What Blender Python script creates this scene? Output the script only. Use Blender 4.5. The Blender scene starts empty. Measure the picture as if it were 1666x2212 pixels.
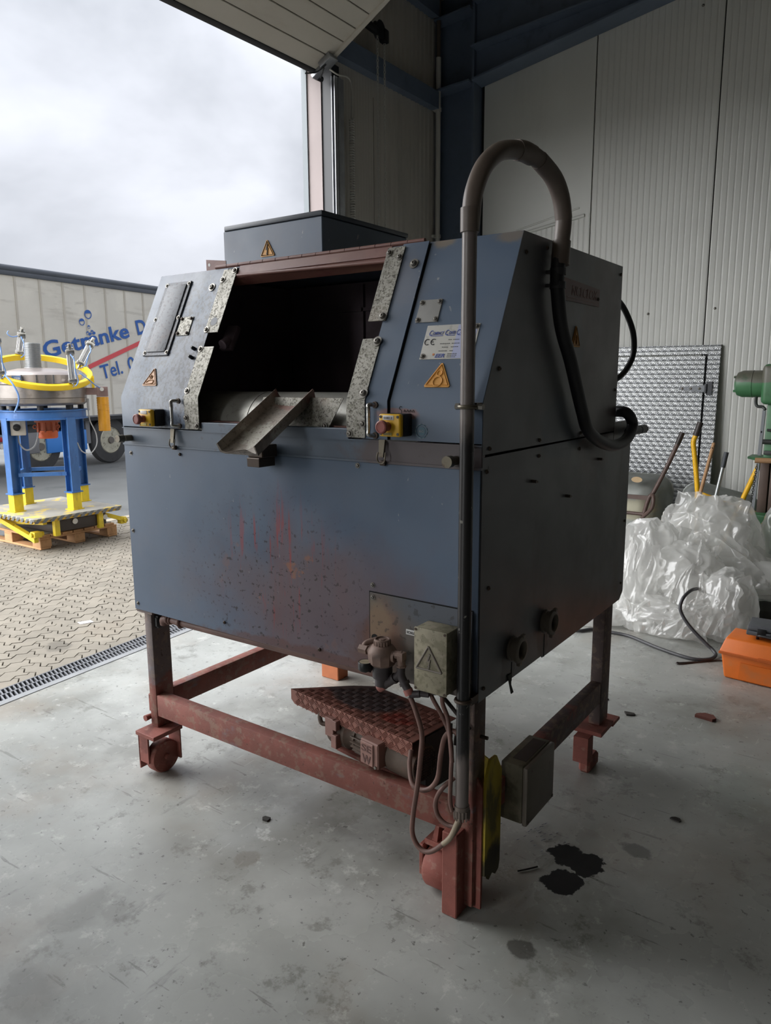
import bpy, bmesh, math, random
from mathutils import Vector, Matrix, noise
random.seed(7)
S = bpy.context.scene
COL = S.collection
V = Vector
# ------------------------------------------------------------------ camera
F_PX, CX, CY, CZ, YAW, PITCH, ROLL = 1602.86, .9541, -1.8133, 1.65, .6147, .1785, -.0059
fw = V((-math.sin(YAW)*math.cos(PITCH), math.cos(YAW)*math.cos(PITCH), -math.sin(PITCH)))
rt = V((math.cos(YAW), math.sin(YAW), 0)); up = rt.cross(fw)
r2 = rt*math.cos(ROLL)+up*math.sin(ROLL); u2 = up*math.cos(ROLL)-rt*math.sin(ROLL)
cam = bpy.data.objects.new('camera', bpy.data.cameras.new('camera')); COL.objects.link(cam)
cam.matrix_world = Matrix(((r2.x, u2.x, -fw.x, CX), (r2.y, u2.y, -fw.y, CY), (r2.z, u2.z, -fw.z, CZ), (0, 0, 0, 1)))
cam.data.sensor_width = 36; cam.data.lens = F_PX/2212*36; cam.data.clip_end = 600; cam.data.clip_start = .05
S.camera = cam
# ------------------------------------------------------------------ view, sky and light
S.view_settings.view_transform = 'Standard'; S.view_settings.look = 'None'
S.view_settings.gamma = 1; S.view_settings.use_curve_mapping = False
S.view_settings.exposure = 0.5
E1 = V((-.0770, .9970, 0)); E2 = V((.9970, .0770, 0)); ZZ = V((0, 0, 1)); HO = V((-2.72, 0, 0))
def H(s, d, z=0): return HO+E1*s+E2*d+V((0, 0, z))     # hall frame: s along the gate wall, d into the hall

wd = bpy.data.worlds.new('overcast'); S.world = wd; wd.use_nodes = True
nt = wd.node_tree; nt.nodes.clear()
def N(t, k, **kw):
    n = t.nodes.new(k)
    for a, b in kw.items(): setattr(n, a, b)
    return n
tc = N(nt, 'ShaderNodeTexCoord'); sp = N(nt, 'ShaderNodeSeparateXYZ'); nt.links.new(tc.outputs['Generated'], sp.inputs[0])
mp = N(nt, 'ShaderNodeMapping'); mp.inputs['Scale'].default_value = (1, 1, 1.8); mp.inputs['Location'].default_value = (.33, .1, .62)
nt.links.new(tc.outputs['Generated'], mp.inputs[0])
nz = N(nt, 'ShaderNodeTexNoise'); nz.inputs['Scale'].default_value = 1.9; nz.inputs['Detail'].default_value = 6; nz.inputs['Roughness'].default_value = .52; nz.inputs['Distortion'].default_value = .25
nt.links.new(mp.outputs[0], nz.inputs['Vector'])
rp = N(nt, 'ShaderNodeValToRGB'); e = rp.color_ramp.elements
e[0].position = .38; e[0].color = (.36, .38, .42, 1); e[1].position = .60; e[1].color = (.585, .605, .66, 1)
nt.links.new(nz.outputs[0], rp.inputs[0])
el = N(nt, 'ShaderNodeMapRange'); el.inputs['From Min'].default_value = .0; el.inputs['From Max'].default_value = 1
el.inputs['To Min'].default_value = .92; el.inputs['To Max'].default_value = 1.9        # overcast sky: brighter towards the zenith
nt.links.new(sp.outputs['Z'], el.inputs['Value'])
vm = N(nt, 'ShaderNodeVectorMath', operation='SCALE'); nt.links.new(rp.outputs[0], vm.inputs[0]); nt.links.new(el.outputs[0], vm.inputs['Scale'])
bg = N(nt, 'ShaderNodeBackground'); bg.inputs['Strength'].default_value = 1.0; nt.links.new(vm.outputs[0], bg.inputs['Color'])
wo = N(nt, 'ShaderNodeOutputWorld'); nt.links.new(bg.outputs[0], wo.inputs[0])
# the veiled sun, spread wide by the clouds, shining in through the open gate
sun = bpy.data.objects.new('veiled_sun', bpy.data.lights.new('veiled_sun', 'SUN')); COL.objects.link(sun)
sun.data.energy = 9.0; sun.data.angle = math.radians(100); sun.data.color = (1, 1, 1)
sd = V((-.62, -.62, .45)); sun.rotation_euler = sd.to_track_quat('Z', 'Y').to_euler()
FILL_LAMP = 3.5      # strength of the added, unseen fill lamps
# daylight portal in the gate (sampling help only: it emits nothing of its own)
for s0, s1, z1 in ((-1.30, 2.90, 3.97), (-9.8, -5.0, 4.2)):  # second entry: the added, unseen gate opening
    po = bpy.data.objects.new('gate_portal', bpy.data.lights.new('gate_portal', 'AREA')); COL.objects.link(po)
    po.data.shape = 'RECTANGLE'; po.data.size = s1-s0+.1; po.data.size_y = z1+.1; po.data.cycles.is_portal = True
    po.matrix_world = Matrix.Translation(H((s0+s1)/2, -.12, z1/2)) @ Matrix((( E1.x, 0, -E2.x), (E1.y, 0, -E2.y), (0, 1, 0))).to_4x4()
# ------------------------------------------------------------------ helpers
def lin(h):
    h = h.lstrip('#'); o = []
    for i in (0, 2, 4):
        c = int(h[i:i+2], 16)/255
        o.append(c/12.92 if c <= .04045 else ((c+.055)/1.055)**2.4)
    return tuple(o)+(1,)
MATS = {}
def mat(name, col, rough=.5, metal=0.0, layers=(), bump=None, var=None, rnd=0.0, spec=.5, rvar=None, trans=0, alpha=1, coat=0):
    """layers: (hex, dict(scale,stretch,lo,hi,detail,region,amount,rough)); var: (scale, amount); bump: (scale, strength, dist)"""
    m = bpy.data.materials.new(name); m.use_nodes = True; t = m.node_tree; b = t.nodes['Principled BSDF']; L = t.links.new
    geo = N(t, 'ShaderNodeNewGeometry'); pos = geo.outputs['Position']
    def nz_(scale, stretch=(1, 1, 1), detail=5, off=0, rough=.55):
        q = N(t, 'ShaderNodeMapping'); q.inputs['Scale'].default_value = stretch; q.inputs['Location'].default_value = (off, off*.7, off*.3); L(pos, q.inputs[0])
        n = N(t, 'ShaderNodeTexNoise'); n.inputs['Scale'].default_value = scale; n.inputs['Detail'].default_value = detail; n.inputs['Roughness'].default_value = rough; L(q.outputs[0], n.inputs['Vector'])
        return n.outputs[0]
    def mr(v, a, b_, c, d):
        q = N(t, 'ShaderNodeMapRange'); q.interpolation_type = 'SMOOTHSTEP'
        for k, x in zip(('From Min', 'From Max', 'To Min', 'To Max'), (a, b_, c, d)): q.inputs[k].default_value = x
        L(v, q.inputs['Value']); return q.outputs[0]
    def mul(a, b_):
        q = N(t, 'ShaderNodeMath', operation='MULTIPLY')
        for i, x in enumerate((a, b_)):
            if isinstance(x, (int, float)): q.inputs[i].default_value = x
            else: L(x, q.inputs[i])
        return q.outputs[0]
    rgb = N(t, 'ShaderNodeRGB'); rgb.outputs[0].default_value = lin(col); c = rgb.outputs[0]
    r = N(t, 'ShaderNodeValue'); r.outputs[0].default_value = rough; r = r.outputs[0]
    if var:
        f = mr(nz_(var[0], detail=6, off=3.1), .3, .7, 1-var[1], 1+var[1])
        q = N(t, 'ShaderNodeVectorMath', operation='SCALE'); L(c, q.inputs[0]); L(f, q.inputs['Scale']); c = q.outputs[0]
    if rnd:
        oi = N(t, 'ShaderNodeObjectInfo'); f = mr(oi.outputs['Random'], 0, 1, 1-rnd, 1+rnd)
        q = N(t, 'ShaderNodeVectorMath', operation='SCALE'); L(c, q.inputs[0]); L(f, q.inputs['Scale']); c = q.outputs[0]
    for i, (lc, k) in enumerate(layers):
        f = mr(nz_(k.get('scale', 10), k.get('stretch', (1, 1, 1)), k.get('detail', 5), off=i*5.3+k.get('off', 1), rough=k.get('nr', .6)), k.get('lo', .5), k.get('hi', .6), 0, k.get('amount', 1))
        if 'region' in k:
            cx, cy, cz, rx, ry, rz = k['region']
            q = N(t, 'ShaderNodeVectorMath', operation='SUBTRACT'); L(pos, q.inputs[0]); q.inputs[1].default_value = (cx, cy, cz)
            q2 = N(t, 'ShaderNodeVectorMath', operation='DIVIDE'); L(q.outputs[0], q2.inputs[0]); q2.inputs[1].default_value = (rx, ry, rz)
            q3 = N(t, 'ShaderNodeVectorMath', operation='LENGTH'); L(q2.outputs[0], q3.inputs[0])
            g = mr(q3.outputs['Value'], k.get('core', .3), 1, 1, 0)
            if k.get('edge'):     # ragged patch: the region's falloff minus noise
                q4 = N(t, 'ShaderNodeMath', operation='ADD'); L(g, q4.inputs[0]); L(mul(nz_(k['scale'], k.get('stretch', (1, 1, 1)), 8, off=i*2.2+k.get('off', 0), rough=.65), 1.8), q4.inputs[1])
                e0 = k['edge']+.4; f = mul(mr(q4.outputs[0], e0-k.get('soft', .16), e0+k.get('soft', .16), 0, k.get('amount', 1)), mr(q3.outputs['Value'], .8, 1.25, 1, 0))
            else: f = mul(f, g)
        x = N(t, 'ShaderNodeMix', data_type='RGBA'); L(f, x.inputs[0]); L(c, x.inputs[6]); x.inputs[7].default_value = lin(lc); c = x.outputs[2]
        if 'rough' in k:
            y = N(t, 'ShaderNodeMix', data_type='FLOAT'); L(f, y.inputs[0]); L(r, y.inputs[2]); y.inputs[3].default_value = k['rough']; r = y.outputs[0]
    if rvar:
        q = N(t, 'ShaderNodeMath', operation='ADD'); L(r, q.inputs[0]); L(mr(nz_(rvar[0], off=9), .3, .7, -rvar[1], rvar[1]), q.inputs[1]); r = q.outputs[0]
    L(c, b.inputs['Base Color']); L(r, b.inputs['Roughness']); b.inputs['Metallic'].default_value = metal
    b.inputs['Specular IOR Level'].default_value = spec; b.inputs['Transmission Weight'].default_value = trans; b.inputs['Alpha'].default_value = alpha
    b.inputs['Coat Weight'].default_value = coat
    if bump:
        q = N(t, 'ShaderNodeBump'); q.inputs['Strength'].default_value = bump[1]; q.inputs['Distance'].default_value = bump[2]
        L(nz_(bump[0], detail=6, off=7), q.inputs['Height']); L(q.outputs[0], b.inputs['Normal'])
    MATS[name] = m; return m

class B:
    def __init__(s): s.bm = bmesh.new()
    def hull8(s, c):
        v = [s.bm.verts.new(p) for p in c]
        fs = [s.bm.faces.new([v[i] for i in f]) for f in ((0, 3, 2, 1), (4, 5, 6, 7), (0, 1, 5, 4), (1, 2, 6, 5), (2, 3, 7, 6), (3, 0, 4, 7))]
        return v, fs
    def box(s, x0, x1, y0, y1, z0, z1, bev=0, seg=2):
        x0, x1 = sorted((x0, x1)); y0, y1 = sorted((y0, y1)); z0, z1 = sorted((z0, z1))
        return s.obox(V(((x0+x1)/2, (y0+y1)/2, (z0+z1)/2)), V((1, 0, 0)), V((0, 1, 0)), V((0, 0, 1)), (x1-x0)/2, (y1-y0)/2, (z1-z0)/2, bev, seg)
    def obox(s, c, a, b, n, ha, hb, hn, bev=0, seg=2):
        c = V(c); a = V(a).normalized(); b = V(b).normalized(); n = V(n).normalized()
        pts = [c+a*(sa*ha)+b*(sb*hb)+n*(sn*hn) for sn in (-1, 1) for sa, sb in ((-1, -1), (1, -1), (1, 1), (-1, 1))]
        v, fs = s.hull8(pts)
        if bev:
            es = {e for f in fs for e in f.edges}
            bmesh.ops.bevel(s.bm, geom=list(es)+v, offset=bev, segments=seg, affect='EDGES', profile=.5)
        return s
    def prism(s, pts, ext):
        ext = V(ext); a = [s.bm.verts.new(V(p)) for p in pts]; b = [s.bm.verts.new(V(p)+ext) for p in pts]
        s.bm.faces.new(a[::-1]); s.bm.faces.new(b); n = len(a)
        for i in range(n): s.bm.faces.new((a[i], a[(i+1) % n], b[(i+1) % n], b[i]))
        return s
    def cyl(s, p0, p1, r0, r1=None, seg=20, caps=True):
        p0 = V(p0); p1 = V(p1); r1 = r0 if r1 is None else r1
        z = (p1-p0).normalized(); x = z.orthogonal().normalized(); y = z.cross(x)
        ra = [s.bm.verts.new(p0+(x*math.cos(2*math.pi*i/seg)+y*math.sin(2*math.pi*i/seg))*r0) for i in range(seg)]
        rb = [s.bm.verts.new(p1+(x*math.cos(2*math.pi*i/seg)+y*math.sin(2*math.pi*i/seg))*r1) for i in range(seg)]
        for i in range(seg): s.bm.faces.new((ra[i], ra[(i+1) % seg], rb[(i+1) % seg], rb[i]))
        if caps: s.bm.faces.new(ra[::-1]); s.bm.faces.new(rb)
        return s
    def lathe(s, prof, o, axis, seg=28, closed=False):
        o = V(o); z = V(axis).normalized(); x = z.orthogonal().normalized(); y = z.cross(x); rings = []
        for r, h in prof:
            rings.append([s.bm.verts.new(o+z*h+(x*math.cos(2*math.pi*i/seg)+y*math.sin(2*math.pi*i/seg))*max(r, 1e-5)) for i in range(seg)])
        m = len(rings)
        for k in range(m if closed else m-1):
            A, C = rings[k], rings[(k+1) % m]
            for i in range(seg): s.bm.faces.new((A[i], A[(i+1) % seg], C[(i+1) % seg], C[i]))
        if not closed: s.bm.faces.new(rings[0][::-1]); s.bm.faces.new(rings[-1])
        return s
    def torus(s, o, axis, R, r, seg=28, ms=10):
        return s.lathe([(R+r*math.cos(2*math.pi*i/ms), r*math.sin(2*math.pi*i/ms)) for i in range(ms)], o, axis, seg, closed=True)
    def tube(s, pts, r, seg=10, sub=6, rads=None, caps=True, closed=False):
        pts = [V(p) for p in pts]
        if sub > 1:
            q = []; rr = []; n = len(pts)
            for i in range(n-1 if not closed else n):
                g = lambda k: pts[k % n] if closed else pts[max(0, min(n-1, k))]
                a, b, c, d = g(i-1), g(i), g(i+1), g(i+2)
                for k in range(sub):
                    t = k/sub
                    q.append(.5*((2*b)+(c-a)*t+(2*a-5*b+4*c-d)*t*t+(3*b-a-3*c+d)*t**3))
                    if rads: rr.append(rads[i]*(1-t)+rads[(i+1) % n]*t)
            if not closed:
                q.append(pts[-1])
                if rads: rr.append(rads[-1])
            pts = q; rads = rr if rads else None
        n = len(pts); rings = []; tg0 = None; x = None
        for i, p in enumerate(pts):
            if closed: tg = (pts[(i+1) % n]-pts[i-1]).normalized()
            else: tg = (pts[min(i+1, n-1)]-pts[max(i-1, 0)]).normalized()
            if x is None: x = tg.orthogonal().normalized()
            else: x = (x-tg*x.dot(tg)).normalized()
            y = tg.cross(x); R = rads[i] if rads else r
            rings.append([s.bm.verts.new(p+(x*math.cos(2*math.pi*j/seg)+y*math.sin(2*math.pi*j/seg))*R) for j in range(seg)])
        for i in range(n if closed else n-1):
            A, C = rings[i], rings[(i+1) % n]
            for j in range(seg): s.bm.faces.new((A[j], A[(j+1) % seg], C[(j+1) % seg], C[j]))
        if caps and not closed: s.bm.faces.new(rings[0][::-1]); s.bm.faces.new(rings[-1])
        return s
    def dome(s, c, n, r, h, seg=14, rings=4):
        return s.lathe([(r*math.cos(k/rings*math.pi/2), h*math.sin(k/rings*math.pi/2)) for k in range(rings+1)], c, n, seg)
    def grid(s, f, nu, nv):
        g = [[s.bm.verts.new(f(i/nu, j/nv)) for j in range(nv+1)] for i in range(nu+1)]
        for i in range(nu):
            for j in range(nv): s.bm.faces.new((g[i][j], g[i+1][j], g[i+1][j+1], g[i][j+1]))
        return s
WL = {}     # world location of every object built here
def mesh_of(name, b, m, off=V((0, 0, 0)), ang=35):
    bmesh.ops.recalc_face_normals(b.bm, faces=b.bm.faces)
    me = bpy.data.meshes.new(name)
    for v in b.bm.verts: v.co -= off
    for f in b.bm.faces: f.smooth = True
    b.bm.to_mesh(me); b.bm.free(); me.set_sharp_from_angle(angle=math.radians(ang))
    if m: me.materials.append(m if not isinstance(m, str) else MATS[m])
    return me
def obj(name, b, m, parent=None, loc=None, ang=35, label=None, kind=None):
    w = WL[parent] if parent is not None else V(loc or (0, 0, 0))
    o = bpy.data.objects.new(name, mesh_of(name, b, m, w, ang)); COL.objects.link(o); WL[o] = w.copy()
    if parent is not None: o.parent = parent
    else: o.location = w
    if label: o['label'] = label
    if kind: o['kind'] = kind
    return o
def tag(o, label, cat, group=None):
    o['label'] = label; o['category'] = cat
    if group: o['group'] = group
    return o
def thing(name, label, cat, loc, group=None):
    o = bpy.data.objects.new(name, None); COL.objects.link(o); o.location = loc; WL[o] = V(loc); o.empty_display_size = .1
    return tag(o, label, cat, group)
def struct(name, b, m, loc=None, ang=35):
    o = obj(name, b, m, None, loc, ang); o['kind'] = 'structure'; return o
def inst(name, me, parent, M4):
    """one more piece with shared mesh data, placed at world matrix M4"""
    o = bpy.data.objects.new(name, me); COL.objects.link(o)
    if parent is not None:
        o.parent = parent; o.matrix_local = Matrix.Translation(-WL[parent]) @ M4
        WL[o] = WL[parent]
    else: o.matrix_local = M4
    return o
def frame(p, n, upv=None):
    n = V(n).normalized(); u = V(upv) if upv is not None else (V((0, 0, 1)) if abs(n.z) < .9 else V((0, 1, 0)))
    u = (u-n*u.dot(n)).normalized(); r = u.cross(n)
    return Matrix(((r.x, u.x, n.x, p[0]), (r.y, u.y, n.y, p[1]), (r.z, u.z, n.z, p[2]), (0, 0, 0, 1)))
def text(name, body, parent, m, p, n, upv, width=None, size=.1, bold=0, shear=0, ext=.0006, label=None, align='LEFT'):
    cu = bpy.data.curves.new(name, 'FONT'); cu.body = body; cu.size = 1; cu.offset = bold; cu.shear = shear; cu.extrude = .002; cu.align_x = align; cu.resolution_u = 3
    t = bpy.data.objects.new('tmp', cu); COL.objects.link(t)
    dg = bpy.context.evaluated_depsgraph_get(); dg.update()
    me = bpy.data.meshes.new_from_object(t.evaluated_get(dg)); bpy.data.objects.remove(t)
    xs = [v.co.x for v in me.vertices]; k = size
    if width: k = width/(max(xs)-min(xs))
    x0 = min(xs) if align == 'LEFT' else 0
    for v in me.vertices: v.co = V(((v.co.x-x0)*k, v.co.y*(size if width else k), .0002+(v.co.z > 0)*ext))
    me.materials.clear(); me.materials.append(MATS[m]); me.name = name
    o = inst(name, me, parent, frame(p, n, upv))
    if label: o['label'] = label
    return o
def screw_mesh(name, r, m, washer=True):
    b = B()
    if washer: b.cyl((0, 0, 0), (0, 0, r*.25), r*1.35, seg=14)
    b.lathe([(r*.85, r*.2), (r*.85, r*.45), (r*.6, r*.8), (r*.3, r*.85), (r*.26, r*.55)], (0, 0, 0), (0, 0, 1), 12)
    return mesh_of(name, b, m)
# ------------------------------------------------------------------ materials
RUST = '#7a3a2c'
mat('concrete', '#9c9e9a', .30, var=(1.3, .16), rvar=(3, .12), bump=(45, .2, .002), layers=(
    ('#74746d', dict(scale=.9, lo=.46, hi=.66, amount=.65)), ('#b0b2ae', dict(scale=3.5, lo=.48, hi=.68, amount=.5)),
    ('#66665f', dict(scale=7, lo=.56, hi=.66, amount=.55, detail=9, nr=.75)), ('#c3c4bf', dict(scale=11, lo=.56, hi=.66, amount=.5, detail=9, nr=.75)),
    ('#6a6b68', dict(scale=6, stretch=(1, .22, 1), lo=.60, hi=.68, amount=.45, detail=9, nr=.7)), ('#50504d', dict(scale=36, lo=.63, hi=.68, amount=.7)),
    ('#54544f', dict(scale=34, stretch=(.10, 1, 1), lo=.655, hi=.68, amount=.45)), ('#c3c4c0', dict(scale=44, stretch=(1, .09, 1), lo=.66, hi=.69, amount=.35)),
    ('#85705a', dict(scale=1.6, lo=.5, hi=.7, amount=.3)),
    ('#040404', dict(scale=9, region=(.16, .33, 0, .11, .10, .3), edge=.78, core=0, amount=1, rough=.8, soft=.05)),
    ('#040404', dict(scale=9, region=(.12, .46, 0, .09, .09, .3), edge=.78, core=0, amount=1, rough=.8, soft=.06)),
    ('#040404', dict(scale=11, region=(.19, .46, 0, .09, .10, .3), edge=.78, core=0, amount=1, rough=.8, soft=.04)),
    ('#3a3a3a', dict(scale=12, region=(.315, .63, 0, .07, .07, .3), edge=.8, core=0, amount=.6)),
    ('#3f3d38', dict(scale=14, region=(.17, -.02, 0, .06, .05, .3), edge=.72, core=0, amount=.75)),
    ('#5d5b55', dict(scale=12, region=(-1.05, -.68, 0, .10, .20, .3), edge=.78, core=0, amount=.35, soft=.3)), ('#5d5b55', dict(scale=12, region=(-.95, -.61, 0, .06, .06, .3), edge=.75, core=0, amount=.3, soft=.3)),
    ('#55534d', dict(scale=10, region=(-.86, -.94, 0, .14, .10, .3), edge=.8, core=0, amount=.3, soft=.3)),
    ('#6b655b', dict(scale=12, region=(-.79, -.18, 0, .07, .07, .3), edge=.75, core=0, amount=.5))))
mat('slab_edge', '#8b8d8f', .4, var=(6, .1))
mat('paver', '#807a6f', .85, var=(5, .1), rnd=.07, bump=(160, .35, .003), layers=(
    ('#8b8071', dict(scale=2.2, lo=.55, hi=.75, amount=.5)), ('#4a4640', dict(scale=8, region=(-3.30, .62, 0, .2, .16, .3), edge=1.1, core=.05, amount=.5)),
    ('#908a7e', dict(scale=1.4, lo=.55, hi=.7, amount=.45))))
mat('joint_sand', '#3d3730', .95, var=(30, .3))
mat('asphalt', '#5e6060', .8, var=(.6, .16), bump=(220, .4, .004), layers=(('#6d7073', dict(scale=.5, stretch=(1, .3, 1), lo=.5, hi=.7, amount=.7)), ('#3c3f41', dict(scale=1.4, lo=.55, hi=.7, amount=.5))))
mat('kerb', '#a39a88', .85, var=(8, .1))
mat('galvanised', '#9a9ca0', .4, .8, var=(12, .12))
mat('drain_dark', '#1a1918', .8)
mat('wall_white', '#d2d3ce', .42, var=(1.1, .04), layers=(('#b9b9b3', dict(scale=3, stretch=(1, 1, .15), lo=.55, hi=.75, amount=.35)),))
mat('wall_grey', '#b4b0a8', .5, var=(1.5, .06), layers=(('#9a968f', dict(scale=5, stretch=(1, 1, .1), lo=.55, hi=.7, amount=.4)),))
mat('seam_dark', '#20211f', .8)
mat('steel_blue', '#606d80', .45, var=(3, .1), layers=(('#4a5667', dict(scale=6, lo=.55, hi=.7, amount=.5)),))
mat('roof_beige', '#a89d8e', .6, var=(2, .08))
mat('purlin', '#5b5148', .6)
mat('door_white', '#c2bdb2', .45, var=(2, .04), layers=(('#a39a8c', dict(scale=6, stretch=(1, .3, 1), lo=.55, hi=.75, amount=.4)),))
mat('door_seam', '#57524a', .8)
mat('rubber', '#1b1c1f', .6)
mat('jamb_pink', '#8c7f7d', .5, var=(3, .05))
mat('jamb_grey', '#6f777c', .45)
mat('track_dark', '#12171f', .4)
mat('conduit', '#c2c1ba', .5)
mat('chain', '#c4c3bd', .35, .3)
mat('black_plastic', '#17181a', .45)
mat('hall_dark', '#4c4b47', .7)
# machine paint
mat('blue_paint', '#526174', .40, var=(2.2, .07), rvar=(8, .06), layers=(
    ('#6a6a72', dict(scale=1.7, lo=.5, hi=.72, amount=.5)),
    ('#684a42', dict(scale=2.5, region=(-.55, 0, .88, .75, .3, .42), edge=.85, core=0, amount=.55, soft=.5)),
    ('#70433a', dict(scale=5, stretch=(1, 1, .10), lo=.5, hi=.7, region=(-.76, 0, .98, .38, .4, .38), amount=.62, detail=8, core=.1)),
    ('#8e3530', dict(scale=42, stretch=(1, 1, .07), lo=.56, hi=.63, region=(-.80, 0, 1.02, .34, .4, .34), amount=.75, detail=8, core=.2)), ('#8a5a3c', dict(scale=14, lo=.6, hi=.66, region=(-.75, 0, .95, .4, .4, .3), amount=.6)),
    ('#5a3f36', dict(scale=5, region=(-.28, 0, .80, .40, .4, .22), edge=.9, core=.1, amount=.55)),
    ('#63412f', dict(scale=9, region=(-.34, 0, .82, .12, .4, .16), edge=.85, core=.1, amount=.5)),
    ('#5b3a30', dict(scale=7, region=(-.45, .0, .72, 1.1, .6, .06), edge=.95, core=.1, amount=.6)),
    ('#2c2726', dict(scale=55, lo=.595, hi=.63, region=(-.80, 0, .92, .6, .5, .45), amount=.85)),
    ('#1c2026', dict(scale=70, stretch=(1, 1, .6), lo=.505, hi=.54, region=(-1.33, .1, 1.75, .34, .4, .40), amount=.85, nr=.7, core=.5)),
    ('#a6a69f', dict(scale=30, stretch=(1, 1, .5), lo=.68, hi=.71, amount=.5)),
    ('#9a7f4a', dict(scale=14, region=(-.26, .23, 2.06, .06, .05, .03), edge=.8, core=.1, amount=.4, soft=.4)),
    ('#9a7f4a', dict(scale=14, region=(-.04, .23, 2.05, .06, .05, .03), edge=.8, core=.1, amount=.35, soft=.4)),
    ('#8a5a48', dict(scale=10, region=(-.27, 0, 1.545, .1, .05, .03), edge=.9, core=.1, amount=.6))), bump=(140, .05, .001))
mat('flap_paint', '#5a544f', .5, var=(4, .14), layers=(('#4d5560', dict(scale=4, region=(-.1, 0, .96, .3, .3, .1), edge=.8, core=.1, amount=.8, soft=.4)), ('#6f5040', dict(scale=8, region=(-.34, 0, .84, .12, .3, .16), edge=.75, core=.1, amount=.8, soft=.4)), ('#8a7a5e', dict(scale=12, region=(-.36, 0, .90, .08, .3, .1), edge=.8, core=.1, amount=.4, soft=.5)), ('#33302c', dict(scale=50, lo=.6, hi=.64, amount=.6))))
mat('blue_side', '#55565a', .38, var=(1.6, .10), rvar=(6, .06), layers=(
    ('#5a4640', dict(scale=2.2, region=(0, 1.0, 1.7, .5, .45, .6), edge=.85, core=.1, amount=.45)),
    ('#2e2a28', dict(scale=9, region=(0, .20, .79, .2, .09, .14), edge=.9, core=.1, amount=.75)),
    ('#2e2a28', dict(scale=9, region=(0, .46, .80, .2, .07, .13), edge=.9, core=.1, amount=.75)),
    ('#41505c', dict(scale=2, region=(0, .55, 1.48, .3, .3, .16), edge=.9, core=.1, amount=.5)),
    ('#4b3833', dict(scale=6, stretch=(1, 1, .3), lo=.6, hi=.7, amount=.3))), bump=(120, .05, .001))
mat('band_paint', '#54606e', .42, var=(4, .1), layers=(('#57463f', dict(scale=5, region=(-.2, 0, 1.43, .32, .4, .08), edge=.7, core=.2, amount=.7)), ('#3f3632', dict(scale=20, lo=.6, hi=.7, amount=.4))))
mat('lip_red', '#6e4840', .5, var=(6, .15), layers=(('#8a6a55', dict(scale=5, stretch=(.4, 1, 1), lo=.5, hi=.7, amount=.6)), ('#5d3030', dict(scale=8, lo=.55, hi=.7, amount=.6))))
mat('inside_dark', '#594c52', .6, var=(3, .2), layers=(('#3a2a2c', dict(scale=4, lo=.5, hi=.7, amount=.7)),))
mat('stainless', '#8a8880', .5, .55, var=(9, .14), layers=(('#5d5a4e', dict(scale=75, lo=.47, hi=.60, amount=.7, rough=.65, nr=.75)), ('#3a362f', dict(scale=130, lo=.54, hi=.60, amount=.75, rough=.7)), ('#7d6f62', dict(scale=5, lo=.55, hi=.7, amount=.5))))
mat('stainless_clean', '#b0b0ae', .33, .8, var=(14, .06))
mat('plate_grey', '#63666b', .55, .2, var=(7, .12), layers=(('#6c5f58', dict(scale=7, lo=.52, hi=.68, amount=.6)), ('#3a3a3a', dict(scale=80, lo=.54, hi=.59, amount=.6))))
mat('nameplate', '#b9b8b2', .45, .25, var=(12, .05), layers=(('#99958c', dict(scale=40, lo=.6, hi=.65, amount=.5)),))
mat('print_blue', '#4a5a9c', .5); mat('print_dark', '#3a3a3c', .6); mat('print_pale', '#a5abc9', .5); mat('print_orange', '#c07038', .6)
mat('sign_yellow', '#cf9440', .5, var=(15, .08)); mat('sign_line', '#8a5c22', .6); mat('sign_black', '#33281c', .6); mat('sign_tan', '#c39a78', .55, var=(15, .08))
mat('estop_yellow', '#d9a915', .45, var=(20, .08), layers=(('#8a6a18', dict(scale=40, lo=.62, hi=.7, amount=.6)),)); mat('estop_red', '#8a4a42', .5, var=(25, .12)); mat('estop_body', '#1c1a19', .5)
mat('chrome', '#b9b9b6', .25, .95, layers=(('#6a6258', dict(scale=30, lo=.56, hi=.64, amount=.7, rough=.6)),))
mat('screw', '#7f7c76', .4, .8); mat('screw_dark', '#4b4038', .5, .6)
mat('latch', '#6b6558', .45, .7, layers=(('#4a3a30', dict(scale=30, lo=.52, hi=.62, amount=.8)),))
mat('chute', '#877e74', .6, .15, var=(16, .2), layers=(('#7a4a42', dict(scale=9, region=(-.74, .08, 1.6, .15, .12, .1), edge=.9, core=.1, amount=.7)), ('#b3b0a4', dict(scale=22, region=(-.74, -.1, 1.48, .15, .12, .1), edge=1.0, core=.1, amount=.75)), ('#5b504a', dict(scale=70, lo=.55, hi=.62, amount=.6))), bump=(120, .5, .003))
mat('drum_steel', '#a09f98', .34, .45, var=(8, .1), layers=(('#7c776c', dict(scale=60, lo=.55, hi=.64, amount=.4)),))
mat('pipe_plastic', '#6f6763', .38, var=(5, .12), layers=(('#8a7a86', dict(scale=3, stretch=(2, 2, .4), lo=.5, hi=.7, amount=.5)), ('#141416', dict(scale=5, stretch=(1, 1, .3), region=(0, 0, 1.1, .3, .3, .55), edge=.9, core=.3, amount=.95)), ('#141416', dict(scale=7, stretch=(1, 1, .3), region=(0, 0, .8, .3, .3, .3), edge=.8, core=.4, amount=.95)), ('#9a988f', dict(scale=50, lo=.66, hi=.70, region=(0, 0, 1.0, .3, .3, .6), amount=.6)), ('#6a5c4e', dict(scale=9, region=(0, .2, 2.2, .4, .6, .3), edge=.85, core=.3, amount=.6))))
mat('hose_dark', '#26262a', .5, var=(10, .15)); mat('hose_mid', '#3a3a3d', .5, var=(10, .15)); mat('sleeve', '#665b53', .45, var=(9, .12))
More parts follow.
